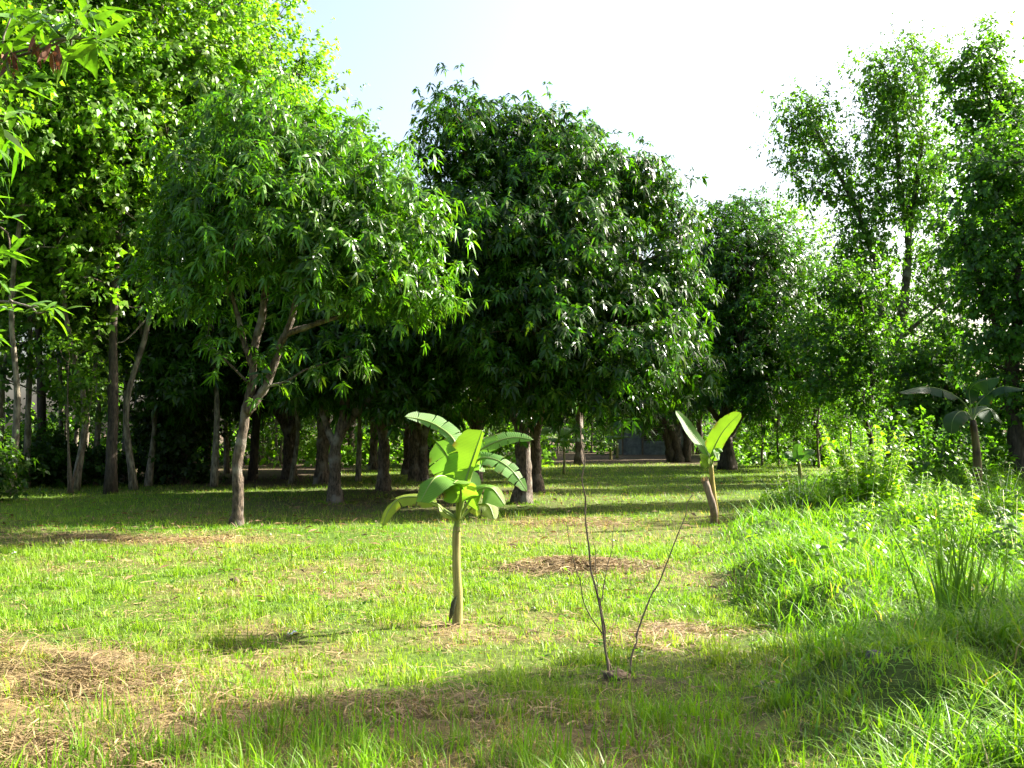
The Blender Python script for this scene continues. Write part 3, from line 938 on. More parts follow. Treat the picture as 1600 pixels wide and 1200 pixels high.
def build_right_trees(protos):
    # tall forked tree
    d = 38.0
    b = at(1393, 735, d); b[2] = gz(b[0], b[1])
    S = .3917
    def z5(x, y, r, dz=0.): return (1050 + x * S, 30 + y * S, r * S, dz)
    bl = pxblobs([z5(500, 360, 62), z5(570, 350, 60), z5(480, 450, 55), z5(560, 440, 75, .5), z5(640, 540, 70), z5(490, 570, 58), z5(540, 640, 60), z5(600, 690, 50), z5(690, 640, 55), z5(720, 740, 60),
                  z5(835, 180, 58), z5(800, 250, 55), z5(900, 260, 80), z5(960, 120, 60), z5(1020, 170, 55), z5(840, 380, 85), z5(960, 330, 80, -.5), z5(800, 480, 65), z5(900, 480, 70), z5(1000, 470, 60),
                  z5(830, 590, 70), z5(960, 620, 85), z5(1050, 560, 70), z5(900, 740, 70), z5(1000, 730, 75), z5(830, 700, 55), z5(800, 850, 65), z5(1050, 690, 50), z5(740, 880, 70), z5(700, 950, 70, -.5), (1372, 440, 24, .6), (1440, 400, 18, 0), (1465, 440, 22, 0), (1435, 560, 30, 0), (1455, 520, 20, 0), (1480, 545, 28, 0), (1370, 590, 30, 0), (1430, 620, 30, 0), (1500, 410, 26, 0), (1450, 470, 18, 0), (1440, 440, 20, .9), (1480, 590, 30, .5), (1350, 480, 30, .8), (1330, 430, 24, .8), (1380, 390, 20, .5), (1470, 380, 24, .3)], d)
    grow('forked_tree', b, [
        ([b, *pxpath([(1397, 680), (1404, 600), (1406, 530), (1414, 460), (1420, 371), (1408, 300), (1402, 230), (1395, 150)], d)], .25, .06),
        (pxpath([(1400, 640), (1385, 540), (1363, 402), (1335, 320), (1300, 253), (1270, 190)], d), .17, .05),
        (pxpath([(1406, 530), (1440, 500), (1475, 470), (1510, 430)], d), .10, .04),
        (pxpath([(1418, 380), (1430, 300), (1440, 220), (1435, 120)], d), .12, .04)],
        [(c, (q[0] * 1.15, q[1] * 1.2, q[2] * 1.15)) for c, q in bl], 440, 12, .48, TPL_SMALL, M_BROAD, M_BARK_MANGO, (.080, .18, .018), 1.55, .05, .03, 9,
        label='tall airy tree forking into two crowns against the sky on the right', group=None, shell=.15, limb_r=.04)
    # tree at the top right behind it
    d = 33.0
    b = at(1560, 735, d); b[2] = gz(b[0], b[1])
    bl = pxblobs([(1520, 85, 38, 0), (1560, 75, 32, 0), (1490, 120, 35, 0), (1540, 140, 50, 0), (1580, 130, 40, 0), (1500, 180, 45, 0), (1560, 200, 50, 0), (1610, 170, 60, 0), (1520, 250, 50, 0), (1590, 270, 60, 0),
                  (1640, 230, 70, 0), (1550, 330, 55, .5), (1620, 350, 70, .5), (1560, 420, 50, 0), (1620, 460, 70, 0)], d)
    grow('broadleaf_tree', b, [([b, *pxpath([(1558, 640), (1562, 520), (1556, 400), (1552, 280), (1545, 170), (1540, 100)], d)], .24, .06), (pxpath([(1556, 420), (1590, 320), (1615, 220)], d), .13, .05)],
         bl, 230, 14, .36, TPL_BROAD, M_BROAD, M_BARK_DARK, (.075, .175, .018), .95, .05, .025, 8,
         label='tall broad leaved tree rising at the upper right corner', shell=.3)
    # dense tree filling the right edge, nearer
    d = 25.0
    b = at(1590, 760, d); b[2] = gz(b[0], b[1])
    bl = pxblobs([(1545, 250, 60, 0), (1600, 230, 60, 0), (1520, 300, 55, 0), (1580, 320, 80, -.4), (1505, 360, 40, 0), (1540, 400, 65, 0), (1600, 420, 90, 0), (1510, 450, 35, 0), (1555, 500, 60, 0), (1620, 540, 90, 0),
                  (1530, 560, 45, 0), (1590, 620, 70, 0), (1660, 300, 90, 0), (1680, 450, 100, 0)], d)
    grow('broadleaf_tree', b, [([b, *pxpath([(1588, 690), (1580, 600), (1590, 480), (1585, 350)], d)], .22, .08), (pxpath([(1585, 560), (1540, 470), (1520, 400)], d), .10, .04)],
         bl, 270, 14, .34, TPL_BROAD, M_BROAD, M_BARK_DARK, (.060, .150, .018), .85, .06, .02, 8,
         label='dense dark green tree filling the right edge above the tall weeds', shell=.4)
    # lower trees of the right-hand hedge line
    for (px, d, bls, lab, cc) in (
            (1355, 34.0, [(1340, 440, 50, 0), (1300, 470, 55, .5), (1370, 500, 50, 0), (1320, 530, 60, 0), (1380, 560, 45, 0), (1300, 590, 50, 0), (1350, 610, 45, -.5), (1260, 540, 50, 1)], 'small tree with a crooked thin trunk left of the tall forked tree', C_BROAD_D),
            (1470, 31.0, [(1440, 560, 45, 0), (1490, 540, 50, 0), (1530, 600, 50, 0), (1460, 620, 50, 0), (1500, 660, 45, 0), (1420, 630, 40, .5), (1550, 650, 45, 0), (1495, 470, 30, 1), (1500, 390, 28, 1), (1465, 350, 20, 1)], 'bushy low tree right of the tall forked trunk', C_BROAD_D),
            (1275, 46.0, [(1250, 380, 55, 0), (1300, 420, 50, 0), (1240, 450, 60, 1), (1290, 500, 60, 0), (1250, 580, 60, 0), (1310, 610, 50, 0), (1220, 330, 38, 1)], 'pale green tree rising behind the rounded dark mango', C_BROAD)):
        b = at(px, 735, d); b[2] = gz(b[0], b[1])
        k0 = bls[0]
        grow('hedge_tree', b, [([b, *pxpath([(px + 6, 690), (px - 4, 650), (px + 8, 600), (k0[0], k0[1])], d)], .11, .04)],
             pxblobs(bls, d), 120, 14, .36, TPL_BROAD, M_BROAD, M_BARK_DARK, cc, .9, .05, .02, 7, label=lab, shell=.35, group='trees of the hedge line on the right')
    # thin bare lower trunks along the hedge line: slim trees with high crowns
    proto = protos[3]
    for (px, d, s, lab) in ((1190, 47, .62, 'thinnest dark trunk beside the rounded mango'), (1217, 46, .6, 'second slim dark trunk right of the rounded mango'),
                            (1243, 47, .6, 'third slim dark trunk right of the rounded mango'), (1280, 44, .6, 'slim dark trunk left of the sunlit far bush'), (1330, 42, .6, 'slim trunk behind the bright leafy bush')):
        q = at(px, 730, d); q[2] = gz(q[0], q[1])
        copy_tree(proto, q, rng.uniform(0, 6.28), s, lab, 'slim trunks along the hedge line')
    # trees on the right outside the view: their shadows lie across the foreground
    for (x, y, k, s, lab) in (
                              (15.3, 22.9, 3, .8, 'tree outside the right edge shading the dark banana plant'), (18.5, 26.5, 1, .8, 'taller tree outside the right edge behind the shaded bank'), (17.0, 19.8, 3, .7, 'lowest tree outside the right edge of the bank'),
                              (21, 28, 3, .8, 'tree beyond the right edge behind the dense dark green tree'), (24, 33, 1, .8, 'farther tree beyond the right edge of the view')):
        copy_tree(protos[k], (x, y, gz(x, y)), rng.uniform(0, 6.28), s, lab, 'trees outside the right edge')


# ------------------------------------------------------------------ shrubs and weeds
def shrub(name, loc, w, h, n_clump, per, sigma, tpl, col, scale, label, cat='bush', group=None, mat=None, stems=7, nb=7, lo=.25):
    bl = []
    for i in range(nb):
        a = i * 2.4; r = w * .32 * rng.uniform(.4, 1.1)
        bl.append((np.array([loc[0] + math.cos(a) * r, loc[1] + math.sin(a) * r, loc[2] + h * rng.uniform(lo, .78)]), (w * .26, w * .26, h * .25)))
    paths = []
    for i in range(stems):
        e = bl[i % nb][0]
        paths.append(([np.array(loc) + rng.normal(0, .03 + .02 * w, 3) * [1, 1, 0], (np.array(loc) + e) / 2 + rng.normal(0, .05, 3), e], .012 + .012 * h / 2, .006))
    return grow(name, loc, paths, bl, n_clump, per, sigma, tpl, mat or M_BROAD, M_TWIG, col, scale, .05, .008, 6, label, cat, group, .2, .3, .15, False, 'foliage')


def upright_weed(name, loc, h, stems, spread, leaf, col, label, cat='plant', group=None):
    """several upright stems carrying pairs of leaves up to the tip"""
    root = empty(name, loc, label, cat, group)
    mb = MB(); P = []; A = []; S = []
    for i in range(stems):
        a = rng.uniform(0, 6.28); r = spread * math.sqrt(rng.random())
        b = np.array(loc) + [math.cos(a) * r * .5, math.sin(a) * r * .5, -.03]
        b[2] = gz(b[0], b[1]) - .03
        hh = h * rng.uniform(.55, 1.0)
        t = b + [math.cos(a) * r * .6, math.sin(a) * r * .6, hh]
        sp = spline([b, (b + t) / 2 + rng.normal(0, .03, 3), t], 7)
        tube(mb, sp, np.linspace(.006, .002, 7), 5)
        k = max(4, int(hh / .075))
        for q in range(k):
            u = .15 + .85 * (q + 1) / k
            j = min(int(u * 6), 5); f = u * 6 - j
            P.append(sp[j] * (1 - f) + sp[j + 1] * f); A.append([rng.normal(0, .15), rng.normal(0, .15), 1.]); S.append(leaf * (1.15 - .5 * u) * rng.uniform(.8, 1.2))
    link('stem', mb.mesh(name + '_stem', M_RIB, loc), root)
    mb = MB()
    scatter(mb, [leaf_tpl(4, .12, .065, (.3, .65), (1.0, 1.6), .05, .25, .25) for _ in range(4)], np.array(P), np.array(A), np.array(S), .035, np.array(col), .2, .15)
    link('leaves', mb.mesh(name + '_leaves', M_BROAD, loc), root, kind='stuff')
    return root


def build_shrubs():
    # black looking rounded bush in the left shade, sapling in a sun fleck, undergrowth at the wood's foot
    q = at(268, 745, 31); q[2] = gz(q[0], q[1])
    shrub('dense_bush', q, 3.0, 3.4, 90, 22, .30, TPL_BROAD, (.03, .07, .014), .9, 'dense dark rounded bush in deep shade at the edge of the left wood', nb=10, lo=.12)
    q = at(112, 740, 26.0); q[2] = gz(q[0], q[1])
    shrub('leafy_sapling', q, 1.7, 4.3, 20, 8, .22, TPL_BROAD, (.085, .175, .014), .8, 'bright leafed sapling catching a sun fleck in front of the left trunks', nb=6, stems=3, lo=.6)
    for (px, d, w, h, lab) in ((25, 29, 2.4, 1.4, 'low shaded shrub at the far left of the wood edge'), (150, 30, 2.2, 1.1, 'low shaded shrub at the foot of the thickest grey trunk'), (70, 30.5, 2.4, 1.6, 'shaded shrub between the leftmost trunks'),
                               (-60, 23, 3.0, 2.6, 'shrub at the wood edge cut off by the left side')):
        q = at(px, 735, d); q[2] = gz(q[0], q[1])
        shrub('wood_shrub', q, w, h, 50, 14, .25, TPL_BROAD, (.035, .085, .01), .8, lab, group='shrubs at the foot of the left wood', lo=.1)  # leaf green darkened so the wood's foot reads as shaded
    # shaded undergrowth in the depth of the wood and behind the orchard: one mass
    mb = MB()
    n = 5200
    d = rng.uniform(44, 72, n); px = rng.uniform(-250, 1480, n)
    X = (px - 800) * d / F
    hmax = .5 + 3.2 * fbm(X, d, 4.0, 81) ** 1.5
    lowf = np.where((px > 930) & (px < 1110), .12, 1.0)
    keep = ~((px > 860) & (px < 1120) & (d < 70))
    P = np.stack([X, d, rng.random(n) * hmax * lowf + .1], 1)[keep]
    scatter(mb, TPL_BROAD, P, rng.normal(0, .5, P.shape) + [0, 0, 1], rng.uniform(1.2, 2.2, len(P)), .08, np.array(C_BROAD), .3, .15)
    n = 3000
    d = rng.uniform(76, 94, n); px = rng.uniform(560, 1500, n)
    P = np.stack([(px - 800) * d / F, d, rng.random(n) * 4.0 + .1], 1)
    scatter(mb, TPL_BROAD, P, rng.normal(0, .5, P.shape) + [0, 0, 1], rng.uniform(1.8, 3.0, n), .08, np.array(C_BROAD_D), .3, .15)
    link('undergrowth', mb.mesh('undergrowth', M_BROAD), label='tangled green undergrowth filling the wood behind the tree trunks', cat='undergrowth', kind='stuff')
    mb = MB()
    n = 4200
    X = rng.uniform(9.5, 24, n); d = rng.uniform(24, 36, n)
    keep = (X - .40 * d > -1.0)
    X, d = X[keep], d[keep]
    P = np.stack([X, d, rng.random(len(X)) * (.6 + 2.6 * fbm(X, d, 2.5, 83)) + .05], 1)
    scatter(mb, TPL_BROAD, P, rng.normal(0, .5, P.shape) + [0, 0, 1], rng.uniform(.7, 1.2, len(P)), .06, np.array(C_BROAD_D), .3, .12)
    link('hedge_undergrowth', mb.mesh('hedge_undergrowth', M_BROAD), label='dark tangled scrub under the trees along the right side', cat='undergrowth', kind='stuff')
    # sunlit bush far right of the mango
    q = at(1300, 728, 48); q[2] = gz(q[0], q[1])
    shrub('sunlit_bush', q, 2.6, 2.4, 60, 14, .3, TPL_BROAD, C_BROAD, .9, 'sunlit rounded bush seen beyond the slim hedge trunks', lo=.1)
    # weeds on the bank
    g = 'leafy weeds on the grassy bank'
    c1 = (.15, .275, .018)
    q = at(1352, 800, 17.2); q[2] = gz(q[0], q[1])
    upright_weed('leafy_bush', q, 1.4, 38, .8, 1.15, (.18, .31, .02), 'big bright leafy weed bush standing in the tall grass on the right', 'bush', g)
    for (px, d, h, st, sp, lf, lab) in (
            (1245, 17.5, .75, 9, .35, .9, 'low leafy weed with a bent stalk right of the stumped banana'),
            (1475, 14.0, 1.0, 7, .3, .9, 'tall thin leafy weed right of the bright bush'),
            (1508, 13.0, .9, 7, .25, 1.0, 'leafy weed with a flat leafy top above the reed blades'),
            (1590, 10.6, .95, 12, .4, 1.0, 'dark leafed weed cut off by the right edge of the picture'),
            (1430, 16.0, .7, 10, .4, .9, 'short leafy weed just behind the reed blades'),
            (1560, 15.5, .9, 12, .5, .9, 'broad leafy weed in the back of the bank near the right edge'),
            (1330, 14.0, .5, 8, .3, .8, 'low leafy weed in front of the big bright bush')):
        q = at(px, 800, d); q[2] = gz(q[0], q[1])
        upright_weed('leafy_weed', q, h, st, sp, lf, c1 if px != 1590 else (.06, .13, .02), lab, 'plant', g)
    # broad leaved ground cover among the tall grass
    mb = MB()
    x, y = field_points(5200, 4.5, 24, 1.0, 1.5)
    k = (right_bank(x, y) > .6) & (y > 8.5) & (rng.random(len(x)) < .25 + .75 * sstep(.45, .6, fbm(x, y, 1.6, 91)))
    x, y = x[k], y[k]
    P = np.stack([x, y, ground_h(x, y) + rng.uniform(.06, .38, len(x))], 1)
    scatter(mb, TPL_WEED, P, rng.normal(0, .3, P.shape) + [0, 0, 1], rng.uniform(.5, 1.1, len(x)), .03, np.array((.11, .21, .022)), .25, .15)
    x, y = field_points(2600, 4.5, 20, 1.0, .5)
    k = (right_bank(x, y) < .4) & (fbm(x, y, .9, 95) > .5) & (dryness(x, y) < .6)
    x, y = x[k], y[k]
    P = np.stack([x, y, ground_h(x, y) + .015], 1)
    scatter(mb, TPL_WEED, P, rng.normal(0, .2, P.shape) + [0, 0, 1], rng.uniform(.25, .6, len(x)), .0, np.array((.085, .19, .018)), .3, .15)
    link('ground_weeds', mb.mesh('ground_weeds', M_BROAD), label='small broad leaved weeds mixed into the lawn and the tall grass', cat='weeds', kind='stuff')


# ------------------------------------------------------------------ banana plants
def banana_leaf(root, base, pts, width, normal, start=.25, fold=.35, droop=.25, tears=(), col=(.13, .24, .025), nrm_end=None, asym=(1., 1.), wave=.03, label=None, n=30, rib=.011, tip_round=.55):
    """pts: midrib from stem to tip (world). blade begins at fraction start."""
    sp = spline(pts, n)
    t = unit(np.gradient(sp, axis=0))
    u = np.linspace(0, 1, n)
    x = np.clip((u - start) / (1 - start), 0, 1)
    prof = np.clip(x * 7, 0, 1) ** .6 * np.clip((1 - x) / .38, 0, 1) ** tip_round
    prof[x <= 0] = 0
    n0 = np.asarray(normal, float); n1 = n0 if nrm_end is None else np.asarray(nrm_end, float)
    mb = MB()
    i0 = int(np.argmax(x > 0)) - 1
    cuts = [i0] + sorted(int(i0 + c * (n - 1 - i0)) for c in tears) + [n - 1]
    m = 5
    ph = rng.uniform(0, 6)
    for sgn, wf in ((-1, asym[0]), (1, asym[1])):
        for a, b in zip(cuts[:-1], cuts[1:]):
            if b <= a: continue
            V = []; C = []
            ex = rng.normal(0, .10) if len(tears) else 0.
            for i in range(a, b + 1):
                nn = n0 * (1 - u[i]) + n1 * u[i]
                nn = unit(nn - t[i] * np.dot(nn, t[i]))
                sd = np.cross(t[i], nn) * sgn
                w = width * prof[i] * wf * (1 + .02 * math.sin(i * 2.7 + ph * sgn))
                fa = fold + ex
                for j in range(m):
                    q = j / (m - 1)
                    p = sp[i] + sd * w * q * math.cos(fa) + nn * w * q * math.sin(fa)
                    p = p + nn * wave * width * 6 * q * math.sin(ph + 9 * u[i] + sgn) * prof[i] * .3
                    p[2] -= droop * w * q * q
                    edge = 0.
                    if a != cuts[0] and i == a: edge = .007
                    if b != cuts[-1] and i == b: edge = -.007
                    p = p + t[i] * edge * q
                    V.append(p)
                    cc = np.array(col) * (1 + .15 * (1 - q)) * (1 + .05 * math.sin(31 * u[i] + sgn))
                    if q > .9 and noise2(u[i] * 40 + ph * 9, sgn * 3. + ph, 1.6, 5) > .72: cc = np.array([.13, .085, .03])
                    C.append([*cc, u[i] + .02 * q])
            k = b - a + 1
            I, J = np.meshgrid(np.arange(k - 1), np.arange(m - 1), indexing='ij')
            A = I * m + J
            Q = np.stack([A, A + 1, A + m + 1, A + m], -1).reshape(-1, 4)
            mb.add(V, Q.ravel(), np.full(len(Q), 4), np.array(C))
    leaf = link('leaf', mb.mesh('banana_leaf', M_BANANA, base), root, label=label)
    mr = MB()
    tube(mr, sp, np.interp(u, [0, start, 1], [rib * 1.5, rib, rib * .25]), 7, 0, (.20, .27, .06))
    link('midrib', mr.mesh('banana_midrib', M_RIB, base), leaf)
    return leaf


def stem_tube(root, base, pts, r0, r1, name='pseudostem', col=(1, 1, 1), mat=None, n=14, sides=14):
    mb = MB()
    sp = spline(pts, n)
    u = np.linspace(0, 1, n)
    r = (r0 + (r1 - r0) * u) * (1 + .18 * np.exp(-u * 9)) * (1 + .03 * np.sin(u * 23))
    tube(mb, sp, r, sides, .02, col)
    return link(name, mb.mesh(name, mat or M_STEM, base), root)


def build_bananas():
    g = 'young banana plants'
    # ---- main plant
    d = ground_d(972)
    k = .3168
    b = gpt(714, 972)
    Z = lambda x, y, dz=0.: at(560 + x * k, 620 + y * k, d + dz)
    r = empty('banana_plant', b, 'young banana plant with broad torn leaves on a straight stem in the lawn', 'banana plant', g)
    stem_tube(r, b, [b - [0, 0, .05], Z(492, 1000), Z(484, 850), Z(483, 700), Z(486, 640)], .040, .031)
    stem_tube(r, b, [Z(485, 665), Z(488, 610), Z(494, 560), Z(497, 500)], .0275, .014, 'leaf_sheath', (.75, 1.15, .6))
    G = (.12, .245, .055); Yl = (.155, .27, .03); Md = (.12, .245, .028)
    S0 = Z(490, 610)
    # long leaf arching to the upper left (seen from its side, blade hanging below)
    banana_leaf(r, b, [S0, Z(492, 420, .1), Z(480, 235, .15), Z(400, 150, .2), Z(310, 112, .2), Z(228, 98, .15)], .125, (.35, -.75, .55), .45, -.05, .1, (.2, .35, .5, .66, .82), G, asym=(.35, 1.))
    # broad leaf facing left, upright
    banana_leaf(r, b, [S0, Z(488, 470, .0), Z(470, 360, -.05), Z(428, 275, -.1), Z(385, 222, -.15)], .165, (-.25, -.95, .25), .38, .12, .1, (.4, .7), G, tip_round=.3, asym=(1., .6))
    # bright upright young leaf in the centre, half rolled
    banana_leaf(r, b, [S0, Z(505, 520, -.1), Z(528, 420, -.12), Z(570, 290, -.12), Z(612, 165, -.1)], .20, (-.35, -.75, .1), .30, .28, 0, (), Yl, asym=(1., .22), tip_round=.25, wave=.01)
    # right upper leaf
    banana_leaf(r, b, [S0, Z(530, 430, .1), Z(580, 285, .1), Z(680, 222, .1), Z(770, 200, .1), Z(862, 212, .05)], .105, (-.1, -.8, .6), .42, -.1, .2, (.2, .4, .55, .7, .85), G, asym=(1., .5))
    # right drooping torn leaf
    banana_leaf(r, b, [S0, Z(540, 430, .0), Z(590, 312, -.05), Z(680, 312, -.15), Z(765, 372, -.2), Z(832, 468, -.2)], .11, (.45, -.75, .5), .38, .0, .2, (.12, .25, .38, .5, .62, .74, .86), G, asym=(.75, .85))
    # left lower broad leaf drooping towards the viewer
    banana_leaf(r, b, [S0, Z(482, 480, -.15), Z(440, 402, -.25), Z(375, 402, -.4), Z(305, 520, -.5)], .145, (-.3, -.4, .85), .35, -.05, .3, (.45,), (.10, .215, .03), tip_round=.35)
    # long yellowing leaf, lower left
    banana_leaf(r, b, [S0, Z(420, 555, .05), Z(320, 500, .1), Z(210, 500, .1), Z(150, 560, .05), Z(118, 640, .0)], .085, (-.2, -.55, .8), .28, -.15, .3, (.3, .6), (.20, .26, .03), asym=(.8, 1.))
    # small leaf in front of the centre, glowing
    banana_leaf(r, b, [S0, Z(500, 560, -.1), Z(506, 470, -.2), Z(492, 415, -.3), Z(470, 425, -.42)], .14, (.0, -.35, .9), .38, .1, .2, (), (.15, .275, .04), tip_round=.3)
    # right lower leaf arching over
    banana_leaf(r, b, [S0, Z(530, 540, -.05), Z(590, 462, -.1), Z(660, 455, -.15), Z(722, 535, -.15)], .12, (.2, -.6, .75), .3, -.05, .35, (.5,), Md)
    # pale lowest right leaf
    banana_leaf(r, b, [S0, Z(530, 575, .05), Z(580, 535, .05), Z(640, 535, .05), Z(672, 605, .0)], .085, (.2, -.65, .7), .3, 0, .3, (.4,), (.24, .29, .09))
    # short leaves behind
    banana_leaf(r, b, [S0, Z(520, 500, .15), Z(552, 410, .25), Z(560, 360, .3)], .10, (.2, -.9, .2), .4, .1, 0, (), G)
    banana_leaf(r, b, [S0, Z(485, 420, .3), Z(470, 260, .5), Z(450, 170, .6)], .10, (-.1, -.9, .3), .5, .1, 0, (), Md)
    banana_leaf(r, b, [S0, Z(430, 575, -.1), Z(390, 530, -.15), Z(345, 520, -.2)], .05, (0, -.5, .8), .25, 0, .3, (), (.24, .30, .08))
    # withered sheath hanging at the foot
    mb = MB()
    banana = [Z(484, 985, -.04), Z(468, 1015, -.05), Z(456, 1055, -.06), Z(446, 1105, -.06)]
    sp = spline(banana, 8)
    V = []
    for i, p in enumerate(sp):
        wv = .03 * math.sin(math.pi * (i + .6) / 8)
        V += [p + [-wv * .2, -.01, wv], p + [0, -.02, 0], p + [wv * .7, -.005, -wv]]
    Q = [[3 * i + j, 3 * i + j + 1, 3 * i + j + 4, 3 * i + j + 3] for i in range(7) for j in range(2)]
    mb.add(V, np.array(Q).ravel(), np.full(14, 4), (.05, .06, .025))
    link('withered_sheath', mb.mesh('withered_sheath', M_DEAD, b), r, label='dark withered leaf sheath at the foot of the stem')

    # ---- banana with a cut old stem, right
    d = ground_d(822)
    b = gpt(1118, 820)
    Z = lambda x, y, dz=0.: at(1020 + x * .2, 620 + y * .2, d + dz)
    r = empty('banana_plant', b, 'small banana plant with two upright leaves growing beside its cut brown stump', 'banana plant', g)
    stem_tube(r, b, [b - [0, 0, .05], Z(490, 880), Z(470, 720), Z(458, 580), Z(455, 530)], .055, .035, col=(1.1, 1., .7))
    st = stem_tube(r, b, [b + [-.03, -.02, -.05], Z(475, 880, -.05), Z(440, 760, -.06), Z(408, 655, -.06)], .060, .056, 'cut_stump', (1, 1, 1), M_WOOD, 9, 12)
    st['label'] = 'ragged brown cut off old stem'
    mb = MB()
    tp = Z(408, 655, -.06)
    for q in range(9):
        a = q * .7; e = np.array([math.cos(a), math.sin(a), 0]); sd = np.array([-e[1], e[0], 0]) * .016
        hh = rng.uniform(.03, .11)
        p0 = tp + e * .052 - [0, 0, .05]; p1 = tp + e * .058 + [0, 0, hh * .5]; p2 = tp + e * (.058 + rng.uniform(-.01, .05)) + [0, 0, hh]
        mb.add([p0 - sd, p0 + sd, p1 + sd * .8, p1 - sd * .8, p2], [0, 1, 2, 3, 3, 2, 4], [4, 3], (.22, .16, .09))
    link('torn_fibres', mb.mesh('torn_fibres', M_STRAW, b), st)
    S0 = Z(452, 560)
    banana_leaf(r, b, [S0, Z(440, 470), Z(385, 385), Z(300, 275), Z(235, 180), Z(178, 108)], .17, (.4, -.75, .45), .18, .25, 0, (), (.10, .22, .03), asym=(.85, .6), tip_round=.35)
    banana_leaf(r, b, [S0, Z(455, 470), Z(470, 420), Z(530, 300), Z(600, 210), Z(688, 125)], .20, (-.3, -.9, .1), .22, .15, 0, (), (.17, .29, .025), asym=(.85, .65), tip_round=.4)
    banana_leaf(r, b, [S0, Z(420, 500, -.1), Z(385, 470, -.15), Z(365, 450, -.2)], .10, (0, -.8, .5), .2, 0, .2, (), (.19, .29, .02))
    banana_leaf(r, b, [S0, Z(490, 440, -.1), Z(510, 410, -.15), Z(545, 430, -.2)], .07, (0, -.7, .6), .3, 0, .3, (), (.12, .24, .03))
    banana_leaf(r, b, [S0, Z(480, 470, -.1), Z(495, 430, -.2), Z(515, 500, -.25)], .06, (.4, -.6, .4), .3, 0, .2, (), (.10, .20, .03))
    banana_leaf(r, b, [S0, Z(410, 520, .05), Z(395, 500, .05), Z(400, 560, 0)], .06, (-.4, -.6, .4), .3, 0, .2, (), (.17, .27, .03))

    # ---- small one in the shade
    d = 27.5
    b = at(1250, 760, d); b[2] = gz(b[0], b[1])
    r = empty('banana_plant', b, 'smallest banana plant, dim in the shade left of the bright leafy bush', 'banana plant', g)
    Zp = lambda x, y, dz=0.: at(x, y, d + dz)
    stem_tube(r, b, [b - [0, 0, .05], Zp(1250, 740), Zp(1248, 722)], .06, .045, col=(.7, .8, .6))
    S0 = Zp(1248, 724)
    for P, w, nn in (([(1247, 712), (1246, 702), (1248, 693)], .16, (0, -1, .1)), ([(1254, 715), (1262, 708), (1273, 704)], .13, (-.3, -.7, .6)), ([(1241, 716), (1232, 710), (1224, 715)], .11, (.3, -.7, .6)), ([(1244, 720), (1236, 718), (1231, 727)], .08, (.2, -.7, .6))):
        banana_leaf(r, b, [S0] + [Zp(*p) for p in P], w, nn, .2, .15, .1, (), (.07, .17, .03), n=16, tip_round=.35)

    # ---- tall one near the right edge, its shade put into leaf and stem colour
    d = 20.0
    b = at(1527, 795, d); b[2] = gz(b[0], b[1])
    r = empty('banana_plant', b, 'tall banana plant with drooping leaves coloured dark for shade near the right edge', 'banana plant', g)
    Zq = lambda x, y, dz=0.: at(1300 + x * .2, 560 + y * .2, d + dz)
    stem_tube(r, b, [b - [0, 0, .05], Zq(1135, 800), Zq(1115, 600), Zq(1098, 480)], .10, .06, col=(.4, .35, .3))
    S0 = Zq(1098, 500)
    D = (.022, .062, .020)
    banana_leaf(r, b, [S0, Zq(1050, 370), Zq(950, 285), Zq(840, 238), Zq(700, 225), Zq(525, 268, -.2)], .15, (.0, -.45, .9), .3, -.25, .3, (.3, .5, .7), D)
    banana_leaf(r, b, [S0, Zq(1082, 360), Zq(1075, 250), Zq(1150, 185, -.2), Zq(1310, 150, -.4)], .24, (.2, -.85, .3), .3, -.1, .35, (.35, .6, .8), D, asym=(.3, 1.))
    banana_leaf(r, b, [S0, Zq(1130, 370), Zq(1210, 285), Zq(1330, 220, -.2), Zq(1500, 240, -.4)], .16, (.1, -.6, .8), .3, -.2, .3, (.4, .7), D)
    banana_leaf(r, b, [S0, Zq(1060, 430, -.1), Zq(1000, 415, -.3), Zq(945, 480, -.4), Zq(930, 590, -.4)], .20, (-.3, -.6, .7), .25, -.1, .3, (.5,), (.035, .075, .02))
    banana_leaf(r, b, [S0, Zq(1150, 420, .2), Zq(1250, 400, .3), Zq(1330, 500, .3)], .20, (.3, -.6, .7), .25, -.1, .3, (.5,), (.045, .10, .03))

    # ---- far ones by the shed
    for (px, py, dd, h, lab) in ((964, 714, 60., 2.0, 'far sunlit banana plant in front of the grey shed'), (954, 716, 57., 1.1, 'tiny banana sucker beside the far sunlit banana'), (881, 739, 38., 2.0, 'thin stemmed young banana beyond the central mango trunks')):
        b = at(px, py, dd); b[2] = gz(b[0], b[1])
        r = empty('banana_plant', b, lab, 'banana plant', g)
        top = b + [0, 0, h * .5]
        stem_tube(r, b, [b - [0, 0, .05], b + [.02, 0, h * .25], top], .05 if px == 881 else .09, .035 if px == 881 else .06, n=6, sides=8)
        for q in range(6):
            a = q * 1.05 + .4
            L = h * .42
            e = np.array([math.cos(a), math.sin(a) * .8, 0])
            up = .55 if q % 2 else .25
            banana_leaf(r, b, [top, top + e * L * .3 + [0, 0, L * up * 1.2], top + e * L * .75 + [0, 0, L * up * 1.5], top + e * L * 1.1 + [0, 0, L * up * 1.0]], .13 * h, (-e[0] * .5, -.3, .9), .2, .05, .3, (.5,), (.13, .23, .03), n=14)


